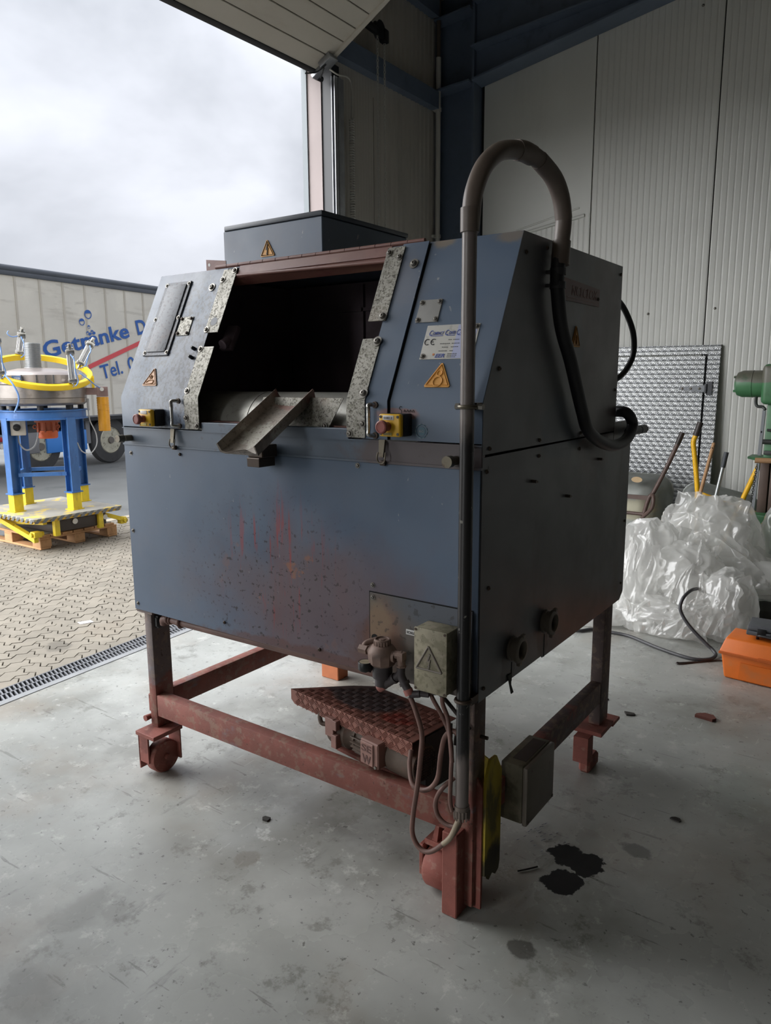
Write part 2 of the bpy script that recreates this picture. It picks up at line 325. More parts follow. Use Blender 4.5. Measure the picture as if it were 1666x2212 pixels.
mat('frame_red', '#7d4a40', .7, var=(9, .16), bump=(180, .4, .002), layers=(
    ('#64605f', dict(scale=4, region=(-1.55, .06, .62, .25, .2, .22), edge=.6, core=.5, amount=.85)), ('#5a5650', dict(scale=4, region=(-.04, .08, .62, .2, .2, .2), edge=.6, core=.5, amount=.8)),
    ('#4e4a4a', dict(scale=4, region=(-.03, 1.16, .5, .2, .75, .36), edge=.6, core=.5, amount=.85)),
    ('#857162', dict(scale=30, lo=.5, hi=.62, amount=.5)), ('#6d6a72', dict(scale=6, stretch=(1, 1, 2), lo=.58, hi=.68, amount=.55)), ('#93372f', dict(scale=5, lo=.58, hi=.7, amount=.5)), ('#3a2a26', dict(scale=60, lo=.64, hi=.68, amount=.7))))
mat('foot_red', '#854c42', .7, var=(12, .14), bump=(160, .4, .002), layers=(('#5d322b', dict(scale=12, lo=.55, hi=.65, amount=.6)), ('#9c7a6c', dict(scale=24, lo=.56, hi=.66, amount=.45))))
mat('foot_orange', '#a8613a', .7, var=(9, .12))
mat('guard_yellow', '#a08c1e', .55, var=(7, .1), layers=(('#3a351c', dict(scale=6, stretch=(1, 1, .4), lo=.52, hi=.62, amount=.8)), ('#1a1a16', dict(scale=7, region=(0, .1, .10, .1, .12, .16), edge=.85, core=.2, amount=.9))))
mat('box_cream', '#6b6656', .6, var=(18, .16), bump=(200, .3, .001), layers=(('#55533f', dict(scale=22, lo=.5, hi=.62, amount=.6)), ('#9c8c80', dict(scale=12, lo=.55, hi=.7, amount=.4)), ('#3a382e', dict(scale=8, region=(-.03, .22, .35, .04, .1, .2), edge=.8, core=.2, amount=.7))))
mat('box_lid', '#8a8470', .6, var=(18, .14), bump=(200, .3, .001), layers=(('#6a6650', dict(scale=24, lo=.48, hi=.6, amount=.65)), ('#a39688', dict(scale=10, lo=.56, hi=.7, amount=.5)), ('#57523f', dict(scale=60, lo=.56, hi=.62, amount=.5))))
mat('box_grey', '#6b645b', .5, var=(8, .1), layers=(('#5d554a', dict(scale=8, lo=.55, hi=.7, amount=.4)), ('#4a2f2a', dict(scale=16, lo=.66, hi=.7, amount=.8))))
mat('box_top_dust', '#4f4743', .8, var=(12, .12))
mat('tread', '#875c51', .5, .2, var=(7, .15), layers=(('#4d4a4c', dict(scale=4, region=(-.58, .25, .52, .32, .16, .06), edge=.75, core=.2, amount=.9)), ('#8a3a30', dict(scale=7, region=(-.38, .15, .51, .1, .06, .06), edge=.9, core=.1, amount=.8)), ('#7f625a', dict(scale=30, lo=.55, hi=.65, amount=.4))))
mat('motor', '#5d5046', .65, var=(14, .16), bump=(150, .3, .001), layers=(('#7a5a4e', dict(scale=9, lo=.48, hi=.62, amount=.7)),))
mat('motor_box', '#84635a', .65, var=(14, .12), bump=(150, .3, .001)); mat('motor_mark', '#5a3f3a', .7)
mat('cable_brown', '#6b4f47', .55, var=(9, .18)); mat('cable_pale', '#9a8d78', .5, var=(9, .1)); mat('cable_dark', '#2f2724', .5)
mat('brass_dusty', '#7a655b', .6, .2, var=(20, .16), layers=(('#544843', dict(scale=14, lo=.5, hi=.65, amount=.6)),)); mat('reg_dark', '#3a3436', .5, var=(12, .2)); mat('hose_pink', '#9a625a', .55); mat('gauge_face', '#8f8672', .5)
mat('hole_black', '#060606', .9); mat('sticker_white', '#c9c9c6', .5); mat('badge', '#4a6a7a', .5); mat('badge_rim', '#8a9298', .5); mat('red_label', '#5d3a35', .45, var=(9, .12)); mat('red_label_mark', '#77504a', .5)
# yard
mat('tarp', '#d0ccc2', .6, var=(.8, .05), bump=(8, .15, .02), layers=(('#b3ada4', dict(scale=3, stretch=(1, .25, 2), lo=.52, hi=.7, amount=.5)), ('#a5a096', dict(scale=7, stretch=(1, .12, 1), lo=.6, hi=.68, amount=.4)), ('#dcd8cc', dict(scale=2, lo=.5, hi=.7, amount=.5))))
mat('tarp_band', '#b9b3a8', .6, var=(3, .06)); mat('truck_rail', '#4b5058', .5, var=(4, .08)); mat('truck_dark', '#1d1e20', .6); mat('truck_grey', '#77777a', .5); mat('truck_blue', '#3a7fd0', .45); mat('tyre', '#3f3f40', .8, var=(10, .1)); mat('rim', '#b5b1a0', .4, .4, var=(14, .1), layers=(('#5a5548', dict(scale=14, lo=.55, hi=.65, amount=.7)),)); mat('hub', '#6d6862', .5, .4)
mat('truck_text', '#2a5ba6', .5); mat('truck_red', '#d05055', .5); mat('lamp_red', '#a02020', .4)
mat('sieve_steel', '#8f8984', .3, .75, var=(8, .12), layers=(('#6a5f58', dict(scale=7, lo=.55, hi=.68, amount=.6)),)); mat('lid_steel', '#a89f9b', .3, .6, var=(6, .06))
mat('ring_yellow', '#e8c520', .4, var=(6, .06)); mat('blue_frame', '#33619b', .45, var=(5, .12), layers=(('#1f3c6e', dict(scale=8, stretch=(1, 1, .3), lo=.55, hi=.68, amount=.6)), ('#6a8ac4', dict(scale=20, lo=.64, hi=.7, amount=.5))))
mat('boot_yellow', '#d8bd1e', .5, var=(8, .1), layers=(('#8a7a12', dict(scale=10, stretch=(1, 1, .3), lo=.55, hi=.68, amount=.6)),)); mat('table_top', '#8f8c84', .6, var=(5, .1), layers=(('#cdb040', dict(scale=7, lo=.55, hi=.62, amount=.8)), ('#d9c04a', dict(scale=6, lo=.50, hi=.55, region=(-6.28, 1.9, .37, 1.2, .22, .2), amount=.9))))
mat('hazard_yellow', '#cfa53a', .5, var=(12, .12)); mat('hazard_grey', '#5f6264', .55, var=(12, .12)); mat('scissor_yellow', '#cdb52a', .5, var=(8, .12), layers=(('#6a5a20', dict(scale=20, lo=.62, hi=.68, amount=.8)),))
mat('pallet_wood', '#b98f66', .8, var=(5, .14), rnd=.1, layers=(('#8f6a48', dict(scale=6, stretch=(.2, 3, 3), lo=.5, hi=.68, amount=.6)),)); mat('pallet_grey', '#8a8272', .85, var=(5, .12), rnd=.1)
mat('vib_orange', '#d0602f', .5, var=(8, .06)); mat('vib_rust', '#a5573a', .6, var=(8, .1)); mat('amber_hose', '#d99a28', .35, var=(6, .12), layers=(('#a86a18', dict(scale=20, stretch=(.3, .3, 2), lo=.55, hi=.65, amount=.6)),)); mat('airline_blue', '#6a8fc8', .4); mat('wire_grey', '#aeb0b2', .5); mat('coil_duct', '#9da0a2', .35, .4); mat('switch_grey', '#b3aea5', .5); mat('paper', '#e6e2ea', .7); mat('sieve_plate_blue', '#3a5a86', .5); mat('chute_pink', '#8f7774', .4, .3, var=(6, .12))
# hall corner
mat('engine_turned', '#c2c5c7', .34, .55, var=(9, .05)); mat('tray_grey', '#7f827e', .45, .45, var=(5, .12), layers=(('#9a957f', dict(scale=7, region=(-.86, 4.5, .55, .22, .3, .16), edge=.8, core=.2, amount=.8)),)); mat('barrow_brown', '#54423c', .5, var=(8, .14)); mat('barrow_yellow', '#dfab12', .4, var=(8, .05)); mat('wood_pole', '#a5805c', .7, var=(9, .1)); mat('alu', '#a9adae', .35, .7); mat('grip_dark', '#3d4045', .6); mat('sticker_tan', '#b59c78', .6)
mat('drill_green', '#3a6b45', .45, var=(6, .14), layers=(('#5f5a52', dict(scale=5, region=(0, 4.3, 1.66, .35, .6, .075), edge=.75, core=.4, amount=.9)), ('#2c4a33', dict(scale=8, lo=.55, hi=.68, amount=.6)))); mat('drill_dark', '#2b2e2c', .55, var=(7, .15)); mat('drill_brown', '#4f4038', .6, var=(7, .15)); mat('steel_grey', '#8d9094', .4, .5)
mat('toolbox_orange', '#d0691f', .45, var=(6, .08), layers=(('#b3754a', dict(scale=5, lo=.55, hi=.7, amount=.5)),)); mat('toolbox_edge', '#b5571a', .5); mat('case_grey', '#4b4d51', .5, var=(10, .1)); mat('rag_dark', '#33342f', .8)
mat('debris_dark', '#2d2a27', .8); mat('debris_red', '#5e352c', .8)
# clear film: thin, milky and glossy
def film_mat(name, col, clear):
    m = bpy.data.materials.new(name); m.use_nodes = True; t = m.node_tree; t.nodes.clear(); L = t.links.new
    d = N(t, 'ShaderNodeBsdfDiffuse'); d.inputs[0].default_value = lin(col)
    tl = N(t, 'ShaderNodeBsdfTranslucent'); tl.inputs[0].default_value = (.95, .95, .94, 1)
    g = N(t, 'ShaderNodeBsdfGlossy'); g.inputs[0].default_value = (1, 1, 1, 1); g.inputs['Roughness'].default_value = .09
    tr = N(t, 'ShaderNodeBsdfTransparent'); tr.inputs[0].default_value = (.95, .95, .94, 1)
    a = N(t, 'ShaderNodeMixShader'); a.inputs[0].default_value = .55; L(d.outputs[0], a.inputs[1]); L(tl.outputs[0], a.inputs[2])
    b = N(t, 'ShaderNodeMixShader'); b.inputs[0].default_value = clear; L(a.outputs[0], b.inputs[1]); L(tr.outputs[0], b.inputs[2])
    fr = N(t, 'ShaderNodeFresnel'); gb = N(t, 'ShaderNodeNewGeometry'); ir = N(t, 'ShaderNodeMapRange'); ir.inputs['To Min'].default_value = 1.55; ir.inputs['To Max'].default_value = 1/1.55; L(gb.outputs['Backfacing'], ir.inputs['Value']); L(ir.outputs[0], fr.inputs[0])
    c = N(t, 'ShaderNodeMixShader'); L(fr.outputs[0], c.inputs[0]); L(b.outputs[0], c.inputs[1]); L(g.outputs[0], c.inputs[2])
    o = N(t, 'ShaderNodeOutputMaterial'); L(c.outputs[0], o.inputs[0]); MATS[name] = m
film_mat('film', '#ececea', .38); film_mat('film_thin', '#e4e4e2', .6)
# engine-turned sheet: rows of overlapping swirls brushed into the metal, as relief, their sheen painted into base colour
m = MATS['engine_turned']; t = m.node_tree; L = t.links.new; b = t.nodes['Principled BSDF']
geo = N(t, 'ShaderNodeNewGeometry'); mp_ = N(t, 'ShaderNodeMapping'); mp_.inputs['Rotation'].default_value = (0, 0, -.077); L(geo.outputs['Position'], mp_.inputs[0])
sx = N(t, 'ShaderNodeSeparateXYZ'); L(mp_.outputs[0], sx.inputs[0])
def mth(op, a, b_=None):
    q = N(t, 'ShaderNodeMath', operation=op)
    for i, x in enumerate((a, b_)):
        if x is None: continue
        if isinstance(x, (int, float)): q.inputs[i].default_value = x
        else: L(x, q.inputs[i])
    return q.outputs[0]
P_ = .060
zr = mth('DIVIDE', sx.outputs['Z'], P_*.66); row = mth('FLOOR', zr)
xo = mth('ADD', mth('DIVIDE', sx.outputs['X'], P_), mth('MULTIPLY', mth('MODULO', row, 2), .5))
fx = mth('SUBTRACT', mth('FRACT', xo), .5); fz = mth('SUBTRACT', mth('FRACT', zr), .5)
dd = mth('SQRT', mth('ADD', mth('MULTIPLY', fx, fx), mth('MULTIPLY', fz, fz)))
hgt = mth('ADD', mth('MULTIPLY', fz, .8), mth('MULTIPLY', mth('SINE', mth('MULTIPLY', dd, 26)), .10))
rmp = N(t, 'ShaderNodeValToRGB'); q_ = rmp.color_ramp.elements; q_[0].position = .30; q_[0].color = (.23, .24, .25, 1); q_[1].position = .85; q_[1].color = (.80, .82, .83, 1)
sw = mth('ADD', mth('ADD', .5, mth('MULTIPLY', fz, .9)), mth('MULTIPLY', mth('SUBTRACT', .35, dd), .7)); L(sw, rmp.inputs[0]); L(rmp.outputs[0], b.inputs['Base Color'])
bp = N(t, 'ShaderNodeBump'); bp.inputs['Strength'].default_value = .8; bp.inputs['Distance'].default_value = .006; L(hgt, bp.inputs['Height']); L(bp.outputs[0], b.inputs['Normal'])
# ------------------------------------------------------------------ setting: ground
b = B(); b.prism([H(-12, -.05), H(-12, 16), H(5.3, 16), H(5.3, -.05)], (0, 0, -.2)); floor = struct('floor', b, 'concrete')
b = B(); b.prism([H(-12, -.066, .002), H(-12, -.024, .002), H(5.0, -.024, .002), H(5.0, -.066, .002)], (0, 0, -.1)); t1 = struct('trim_1', b, 'slab_edge')
b = B(); b.prism([H(-12, -.024, .0006), H(-12, -.019, .0006), H(5.0, -.019, .0006), H(5.0, -.024, .0006)], (0, 0, -.01)); obj('groove', b, 'drain_dark', t1)
b = B(); b.prism([(-120, -90, -.03), (40, -90, -.03), (40, 130, -.03), (-120, 130, -.03)], (0, 0, -.1)); yard = struct('road', b, 'asphalt')
b = B(); b.prism([H(-12, -3.86, -.004), H(-12, -3.74, -.004), H(14, -3.74, -.004), H(14, -3.86, -.004)], (0, 0, -.1)); struct('kerb', b, 'kerb')
# drain with its two rows of slanted bars
b = B(); b.prism([H(-12, -.219, -.03), H(-12, -.066, -.03), H(5, -.066, -.03), H(5, -.219, -.03)], (0, 0, -.05)); drain = struct('floor_drain', b, 'drain_dark')
b = B()
for d in (-.214, -.143, -.070): b.prism([H(-6, d-.004, .001), H(-6, d+.004, .001), H(5, d+.004, .001), H(5, d-.004, .001)], (0, 0, -.03))
obj('grate_frame', b, 'galvanised', drain)
b = B(); b.obox((0, 0, 0), (1, .35, 0), (-.35, 1, 0), (0, 0, 1), .034, .0042, .012); bar = mesh_of('grate_bar', b, 'galvanised')
b = B(); b.obox((0, 0, 0), (1, -.35, 0), (.35, 1, 0), (0, 0, 1), .034, .0042, .012); bar2 = mesh_of('grate_bar', b, 'galvanised')
R4 = Matrix.Rotation(math.atan2(E2.y, E2.x), 4, 'Z')
for i in range(88):
    s = -.55+i*.0255
    for d, me in ((-.1785, bar2), (-.1065, bar2)): inst('grate_bar', me, drain, Matrix.Translation(H(s+(.0127 if d < -.15 else 0), d, -.012)) @ R4)
b = B()
for i in list(range(-170, 0))+list(range(88, 210)):
    s = -.55+i*.0255
    for d in (-.1785, -.1065): b.obox(H(s+(.0127 if d < -.15 else 0), d, -.012), E2-E1*.35, E1+E2*.35, ZZ, .034, .0042, .012)
obj('grate_bars', b, 'galvanised', drain, kind='stuff')
# interlocking pavers, herringbone
b = B(); b.prism([H(-12, -3.74, -.012), H(-12, -.219, -.012), H(14, -.219, -.012), H(14, -3.74, -.012)], (0, 0, -.1)); pave = struct('pavement', b, 'joint_sand')
U = .1035; A_ = .018; IN = .0042; SX = 1; SY = -1
def wav(t):
    f = t-math.floor(t)
    return 0 if f < .05 or f > .95 else (A_ if f < .5 else -A_)
def paver_poly(w, h):
    P = []; ts = (0, .28, .72)
    for k in range(w):
        for t in ts: P.append(((k+t)*U, SX*wav(t)))
    for k in range(h):
        for t in ts: P.append((w*U+SY*wav(t), (k+t)*U))
    for k in range(w):
        for t in ts: P.append((w*U-(k+t)*U, h*U+SX*wav(1-t if t else 0)))
    for k in range(h):
        for t in ts: P.append((SY*wav(1-t if t else 0), h*U-(k+t)*U))
    c = V((w*U/2, h*U/2)); out = []
    n = len(P)
    for i in range(n):
        p = V(P[i]); a = V(P[i-1]); d_ = V(P[(i+1) % n]); tg = (d_-a).normalized(); out.append(p+V((-tg.y, tg.x))*IN)
    return out
def paver_bm(w, h):
    b = B(); P = paver_poly(w, h)
    a = [b.bm.verts.new((p.x, p.y, 0)) for p in P]; k = [b.bm.verts.new((p.x, p.y, -.02)) for p in P]
    b.bm.faces.new(a); n = len(a)
    for i in range(n): b.bm.faces.new((a[i], k[i], k[(i+1) % n], a[(i+1) % n]))
    return b
meH = mesh_of('paving_stone', paver_bm(2, 1), 'paver', ang=20); meV = mesh_of('paving_stone', paver_bm(1, 2), 'paver', ang=20)
def project(p):
    d = V(p)-V((CX, CY, CZ)); z = d.dot(fw)
    return (833+F_PX*d.dot(r2)/z, 1106-F_PX*d.dot(u2)/z, z)
cells = []; an = V((-3.703, .767, 0))
for i in range(-60, 40):
    for j in range(-70, 125):
        q = (i+j) % 4
        if q not in (0, 2): continue
        p = an+E2*(i*U)+E1*(j*U); c = p+(E2+E1)*U*.75
        d = (c-HO).dot(E2); s = (c-HO).dot(E1)
        if not (-3.70 < d < -.20) or s < -5 or s > 11: continue
        x, y, z = project(c); vis = z > 0 and -25 < x < 345 and 1090 < y < 1560
        behind = x > 300 and y < 1330 and vis
        cells.append((0 if vis and not behind else 1, z, q, p))
cells.sort(key=lambda c: (c[0], c[1]))
rest = B()
for k, (nv, z, q, p) in enumerate(cells):
    M4 = Matrix.Translation(p+V((0, 0, random.uniform(-.0012, .0012)))) @ R4 @ Matrix.Rotation(random.uniform(-.006, .006), 4, 'X')
    dc = (p+(E2+E1)*U*.75-HO).dot(E2)
    if dc > -.36:          # cut stones along the drain
        me_ = (meH if q == 0 else meV).copy(); M4 = Matrix.Translation(p) @ R4; Mi = M4.inverted()
        for v in me_.vertices:
            w_ = M4 @ v.co; ex = (w_-HO).dot(E2)+.2215
            if ex > 0: v.co = Mi @ (w_-E2*ex)
        if z < 7: inst('paving_stone', me_, pave, M4)
        continue
    if k < 280: inst('paving_stone', meH if q == 0 else meV, pave, M4)
    elif z < 22:
        n0 = len(rest.bm.verts); rest.bm.from_mesh(meH if q == 0 else meV); rest.bm.verts.ensure_lookup_table()
        for v in rest.bm.verts[n0:]: v.co = M4 @ v.co
obj('paving_field', rest, 'paver', pave, kind='stuff', ang=20)
# ------------------------------------------------------------------ setting: gate wall, right wall, roof
DZ = 3.97
b = B(); b.prism([H(-12, -.154, DZ), H(5.3, -.154, DZ), H(5.3, 0, DZ), H(-12, 0, DZ)], (0, 0, 2.6))

for a_, c_ in ((-12, -9.8), (-5.0, -1.30)): b.prism([H(a_, -.154), H(c_, -.154), H(c_, 0), H(a_, 0)], (0, 0, DZ))      # unseen second gate opening, added to let in more daylight
b.prism([H(2.93, -.154), H(5.3, -.154), H(5.3, -.02), H(2.93, -.02)], (0, 0, DZ)); gw = struct('wall_front', b, 'wall_grey')
def ribbed(name, s0, s1, z0, z1, d, pitch, h, m, parent, flat=.5, fn=None, z1b=None):
    """a wall panel with vertical ribs; fn maps (u along, proud, z) to a point"""
    fn = fn or (lambda u, t, z: H(u, t, z)); b = B(); prof = []; n = max(1, round((s1-s0)/pitch)); pt = (s1-s0)/n
    for k in range(n):
        u = s0+k*pt; prof += [(u, 0), (u+pt*(1-flat)*.5, h), (u+pt*(1+flat)*.5, h)]
    prof.append((s1, 0)); z1b = z1 if z1b is None else z1b
    lo = [b.bm.verts.new(fn(u, d+t, z0)) for u, t in prof]
    hi = [b.bm.verts.new(fn(u, d+t, z1+(z1b-z1)*(u-s0)/(s1-s0))) for u, t in prof]
    for i in range(len(prof)-1): b.bm.faces.new((lo[i], lo[i+1], hi[i+1], hi[i]))
    e0 = fn(s0, d-.02, z0); e1_ = fn(s1, d-.02, z0); e2_ = fn(s1, d-.02, z1b); e3 = fn(s0, d-.02, z1)
    q = [b.bm.verts.new(p) for p in (e0, e1_, e2_, e3)]; b.bm.faces.new(q)
    b.bm.faces.new([q[0]]+[q[3]]+[hi[0], lo[0]]); b.bm.faces.new([q[1], q[2], hi[-1], lo[-1]])
    return obj(name, b, m, parent, ang=10)
ribbed('wall_panel', 3.02, 3.655, 0, 5.6, .0, .042, .0025, 'wall_grey', gw)
ribbed('wall_panel', 3.665, 4.80, 0, 5.6, .0, .081, .010, 'wall_grey', gw, .55)
b = B()
for z0, k in ((4.06, .055), (4.85, .055)):
    b.prism([H(2.95, 0, z0), H(2.95, .09, z0), H(2.95, .09, z0+.15), H(2.95, 0, z0+.15)], H(4.70, 0, z0+k*1.75)-H(2.95, 0, z0))
    obj('girt', b, 'steel_blue', gw); b = B()
b.bm.free()
RD0 = .43; SW = 5.0
rw_fn = lambda u, t, z: H(SW-.02-t, u, z)
b = B(); b.prism([H(SW, -.154), H(SW, 16), H(SW+.2, 16), H(SW+.2, -.154)], (0, 0, 7.2)); wr = struct('wall_right', b, 'seam_dark')
rafz = lambda d: 4.37+.20*(d-.42)
seams = [RD0, 1.497, 2.525, 3.555, 4.585, 5.6, 6.6, 7.6, 8.6, 9.6, 10.6, 11.6, 12.6, 13.6, 14.6]
for i in range(len(seams)-1):
    a, c = seams[i]+.005, seams[i+1]-.005
    if i == 0:
        ribbed('wall_panel', a, c, 0, 2.90, 0, .05, .003, 'wall_white', wr, .62, rw_fn, 3.12)
        b = B(); b.prism([rw_fn(a, .001, 2.90), rw_fn(c, .001, 3.12), rw_fn(c, .001, 4.60), rw_fn(a+.62, .001, 4.56), rw_fn(a, .001, 4.45)], E1*.02); obj('wall_panel', b, 'wall_white', wr)
        b = B(); b.tube([rw_fn(a+.02, .006, 2.90), rw_fn(a+.3, .012, 2.975), rw_fn(c-.05, .006, 3.10)], .016, 6, 4); b.tube([rw_fn(a+.35, .004, 3.03), rw_fn(c-.1, .004, 3.17)], .008, 6, 1); obj('crease', b, 'wall_white', wr)
    else:
        ribbed('wall_panel', a, c, 0, min(7.2, rafz(a)+.35), 0, .05, .003, 'wall_white', wr, .62, rw_fn, min(7.2, rafz(c)+.35))
sm = mesh_of('screw', B().dome((0, 0, 0), (0, 0, 1), .011, .009), 'screw')
for d, z in ((1.60, 2.19), (2.05, 2.2), (2.60, 2.22), (1.6, 4.63), (2.35, 4.62), (3.1, 2.2)): inst('screw', sm, wr, frame(rw_fn(d, .004, z), -E1))
# column and rafter of the portal frame
b = B()
for d in (.0, .385): b.prism([H(4.79, d), H(SW-.005, d), H(SW-.005, d+.022), H(4.79, d+.022)], (0, 0, 5.4))
b.prism([H(4.88, .02), H(4.896, .02), H(4.896, .39), H(4.88, .39)], (0, 0, 5.4)); col = struct('column', b, 'steel_blue')
b = B(); b.prism([H(4.72, .02, 4.32), H(SW-.01, .02, 4.32), H(SW-.01, .385, 4.35), H(4.72, .385, 4.35)], (0, 0, .018)); b.prism([H(4.72, .02, 4.93), H(SW-.01, .02, 4.93), H(SW-.01, .385, 4.97), H(4.72, .385, 4.97)], (0, 0, .018)); obj('stiffener', b, 'steel_blue', col)
def raf(d0, d1, z0, z1, s0, s1, th): return [H(s0, d0, z0), H(s1, d0, z0), H(s1, d0, z0+th), H(s0, d0, z0+th)], H(s0, d1, z1)-H(s0, d0, z0)
b = B(); sl = .135
b.prism([H(4.84, .40, 4.38), H(4.84, 1.5, 4.60), H(4.84, 2.6, 4.86), H(4.84, 14, 4.86+11.4*sl), H(4.84, 14, 5.0+14*sl), H(4.84, .40, 5.03)], E1*.016); rf = struct('rafter', b, 'steel_blue')
b = B()
p, e_ = raf(.40, 2.8, 4.635, 4.635+2.4*.11, 4.72, SW-.01, .016); b.prism(p, e_)
p, e_ = raf(.40, 2.7, 4.36, 4.36+2.3*.2, 4.74, SW-.03, .016); b.prism(p, e_)
p, e_ = raf(.40, 14, 5.03, 5.03+13.6*sl, 4.72, SW-.01, .016); b.prism(p, e_); obj('flange', b, 'steel_blue', rf)
# roof, purlins, and the rest of the closed hall behind the camera
b = B(); rz = lambda d: 5.16+.135*d
b.prism([H(-12, -.15, rz(-.15)), H(5.2, -.15, rz(-.15)), H(5.2, 16, rz(16)), H(-12, 16, rz(16))], (0, 0, .12)); ceil = struct('ceiling', b, 'roof_beige')
for d in (.35, 2.0, 3.6, 5.2, 6.8, 8.4, 10, 11.6, 13.2):
    b = B(); b.prism([H(-12, d, rz(d)-.13), H(-12, d+.06, rz(d)-.13), H(-12, d+.06, rz(d)+.01), H(-12, d, rz(d)+.01)], E1*17); obj('purlin', b, 'purlin', ceil)
b = B(); b.prism([H(-12, 16), H(5.2, 16), H(5.2, 16.2), H(-12, 16.2)], (0, 0, 7.6)); struct('wall_back', b, 'hall_dark')
b = B(); b.prism([H(-12, -.15), H(-12.2, -.15), H(-12.2, 16), H(-12, 16)], (0, 0, 7.6)); struct('wall_left', b, 'hall_dark')
# unseen lamps added under the roof behind the camera as fill light
m = bpy.data.materials.new('fill_lamp_glow'); m.use_nodes = True; b_ = m.node_tree.nodes['Principled BSDF']; b_.inputs['Emission Color'].default_value = (1, .97, .92, 1); b_.inputs['Emission Strength'].default_value = FILL_LAMP; MATS['fill_lamp_glow'] = m
mat('fill_lamp_case', '#b5b5b0', .5)
for k, s_ in enumerate((-6.2, -8.6, -11)):
    for d, nm in ((1.2, 'gate wall'), (3.6, 'second row')):
        lp = thing('fill_lamp', 'added white fill lamp under the roof, out of view, %s of the row by the %s' % (('nearest', 'middle', 'farthest')[k], nm), 'lamp', H(s_, d, 5.05), 'added fill lamps under the roof')
        b = B(); b.obox(H(s_, d, 5.08), E1, E2, ZZ, .78, .13, .03, .005, 1); obj('housing', b, 'fill_lamp_case', lp)
        b = B(); b.obox(H(s_, d, 5.042), E1, E2, ZZ, .75, .11, .008); obj('diffuser', b, 'fill_lamp_glow', lp)
# gate jamb and its track
b = B(); b.prism([H(2.875, -.165), H(2.99, -.165), H(2.99, -.118), H(2.875, -.118)], (0, 0, DZ)); jm = struct('trim_2', b, 'jamb_grey')
b = B(); b.prism([H(2.888, -.118), H(2.99, -.118), H(2.99, .008), H(2.888, .008)], (0, 0, DZ)); obj('reveal', b, 'jamb_pink', jm)
b = B(); b.prism([H(2.90, .008), H(3.0, .008), H(3.0, .10), H(2.90, .10)], (0, 0, DZ)); obj('track_plate', b, 'track_dark', jm)
b = B()
for d, w in ((.104, .005), (.130, .006)): b.prism([H(2.885, d), H(3.0, d), H(3.0, d+w), H(2.885, d+w)], (0, 0, DZ-.1))
b.prism([H(2.93, .10), H(3.0, .10), H(3.0, .14), H(2.93, .14)], (0, 0, DZ-.1)); obj('guide_rail', b, 'galvanised', jm)
# raised sectional gate leaf, tilted under the roof
TA = math.radians(30.7); KD = .055
DU = E2*math.cos(TA)+ZZ*math.sin(TA); DE = (E1+ZZ*KD).normalized(); DN = DE.cross(DU).normalized()
if DN.z > 0: DN = -DN            # underside normal, facing into the hall and down
P0 = V((-2.814, 2.776, 3.877))+E2*(-.02)
gate = thing('sectional_gate', 'raised white sectional gate leaf tilted under the roof above the opening', 'gate', P0)
GW = 4.25; sec = [-.02, .115, .255, .377, .507, .64, .77, .90, 1.03, 1.16, 1.29, 1.42, 1.55, 1.68, 1.80]
for a, c in zip(sec[:-1], sec[1:]):
    b = B(); q0 = P0+DU*(a+.003); b.obox(q0+DU*((c-a-.006)/2)-DE*(GW/2)-DN*.018, DE, DU, DN, GW/2, (c-a-.006)/2, .018, .003, 1); obj('gate_panel', b, 'door_white', gate)
b = B(); b.obox(P0+DU*.89-DE*(GW/2)-DN*.024, DE, DU, DN, GW/2, .90, .014); obj('gate_core', b, 'door_seam', gate)
b = B(); b.obox(P0+DU*.9-DE*.012+DN*.004, DE, DU, DN, .022, .90, .008); obj('edge_profile', b, 'door_white', gate)
b = B(); b.obox(P0-DU*.035-DE*(GW/2)-DN*.02, DE, DU, DN, GW/2+.02, .02, .026, .006); obj('bottom_seal', b, 'rubber', gate)
b = B(); b.obox(P0+DU*.09-DE*.045+DN*.022, DE, DU, DN, .05, .055, .022, .006); b.obox(P0-DU*.02-DE*.03+DN*.015, DE, DU, DN, .03, .05, .015, .004); brk = obj('roller_bracket', b, 'galvanised', gate)
b = B(); b.cyl(P0-DU*.06-DE*.03+DN*.01, P0-DU*.06+DE*.06+DN*.01, .02); obj('roller', b, 'black_plastic', brk)
b = B(); b.tube([P0+DU*.08-DE*.08+DN*.05, P0+DU*.0-DE*.10+DN*.05, P0-DU*.06-DE*.16+DN*.03], .005, 6, 5); b.tube([P0+DU*.05-DE*.07+DN*.05, P0-DU*.03-DE*.02+DN*.05], .005, 6, 1); obj('cable', b, 'black_plastic', brk)
# upper part of the leaf, lying along the roof slope
b = B(); q0 = P0+DU*1.80; D2 = (E2+ZZ*.135).normalized(); N2 = DE.cross(D2); N2 = N2 if N2.z < 0 else -N2
for k in range(8): b.obox(q0+D2*(.13+k*.26)-DE*(GW/2)-N2*.018, DE, D2, N2, GW/2, .127, .018, .004, 1)
obj('upper_panels', b, 'door_white', gate, kind='stuff')
# coiled lead hanging from the leaf beside the jamb
lead = thing('coiled_lead', 'thin lead ending in a long coiled spring cable beside the gate jamb', 'cable', H(3.24, .06, 3.7))
q = P0+DU*.06-DE*.01+DN*.05
b = B(); b.tube([q, q+V((.02, .06, -.02)), H(3.235, .05, 3.95), H(3.245, .05, 3.68)], .006, 8, 6); obj('straight_lead', b, 'conduit', lead)
b = B(); pts = []
for k in range(0, 1500):
    a = k*2*math.pi/12; pts.append(H(3.245, .05, 3.68-k*.0016)+V((math.cos(a)*.017, math.sin(a)*.017, 0)))
b.tube(pts, .0055, 5, 1); obj('coil', b, 'conduit', lead)
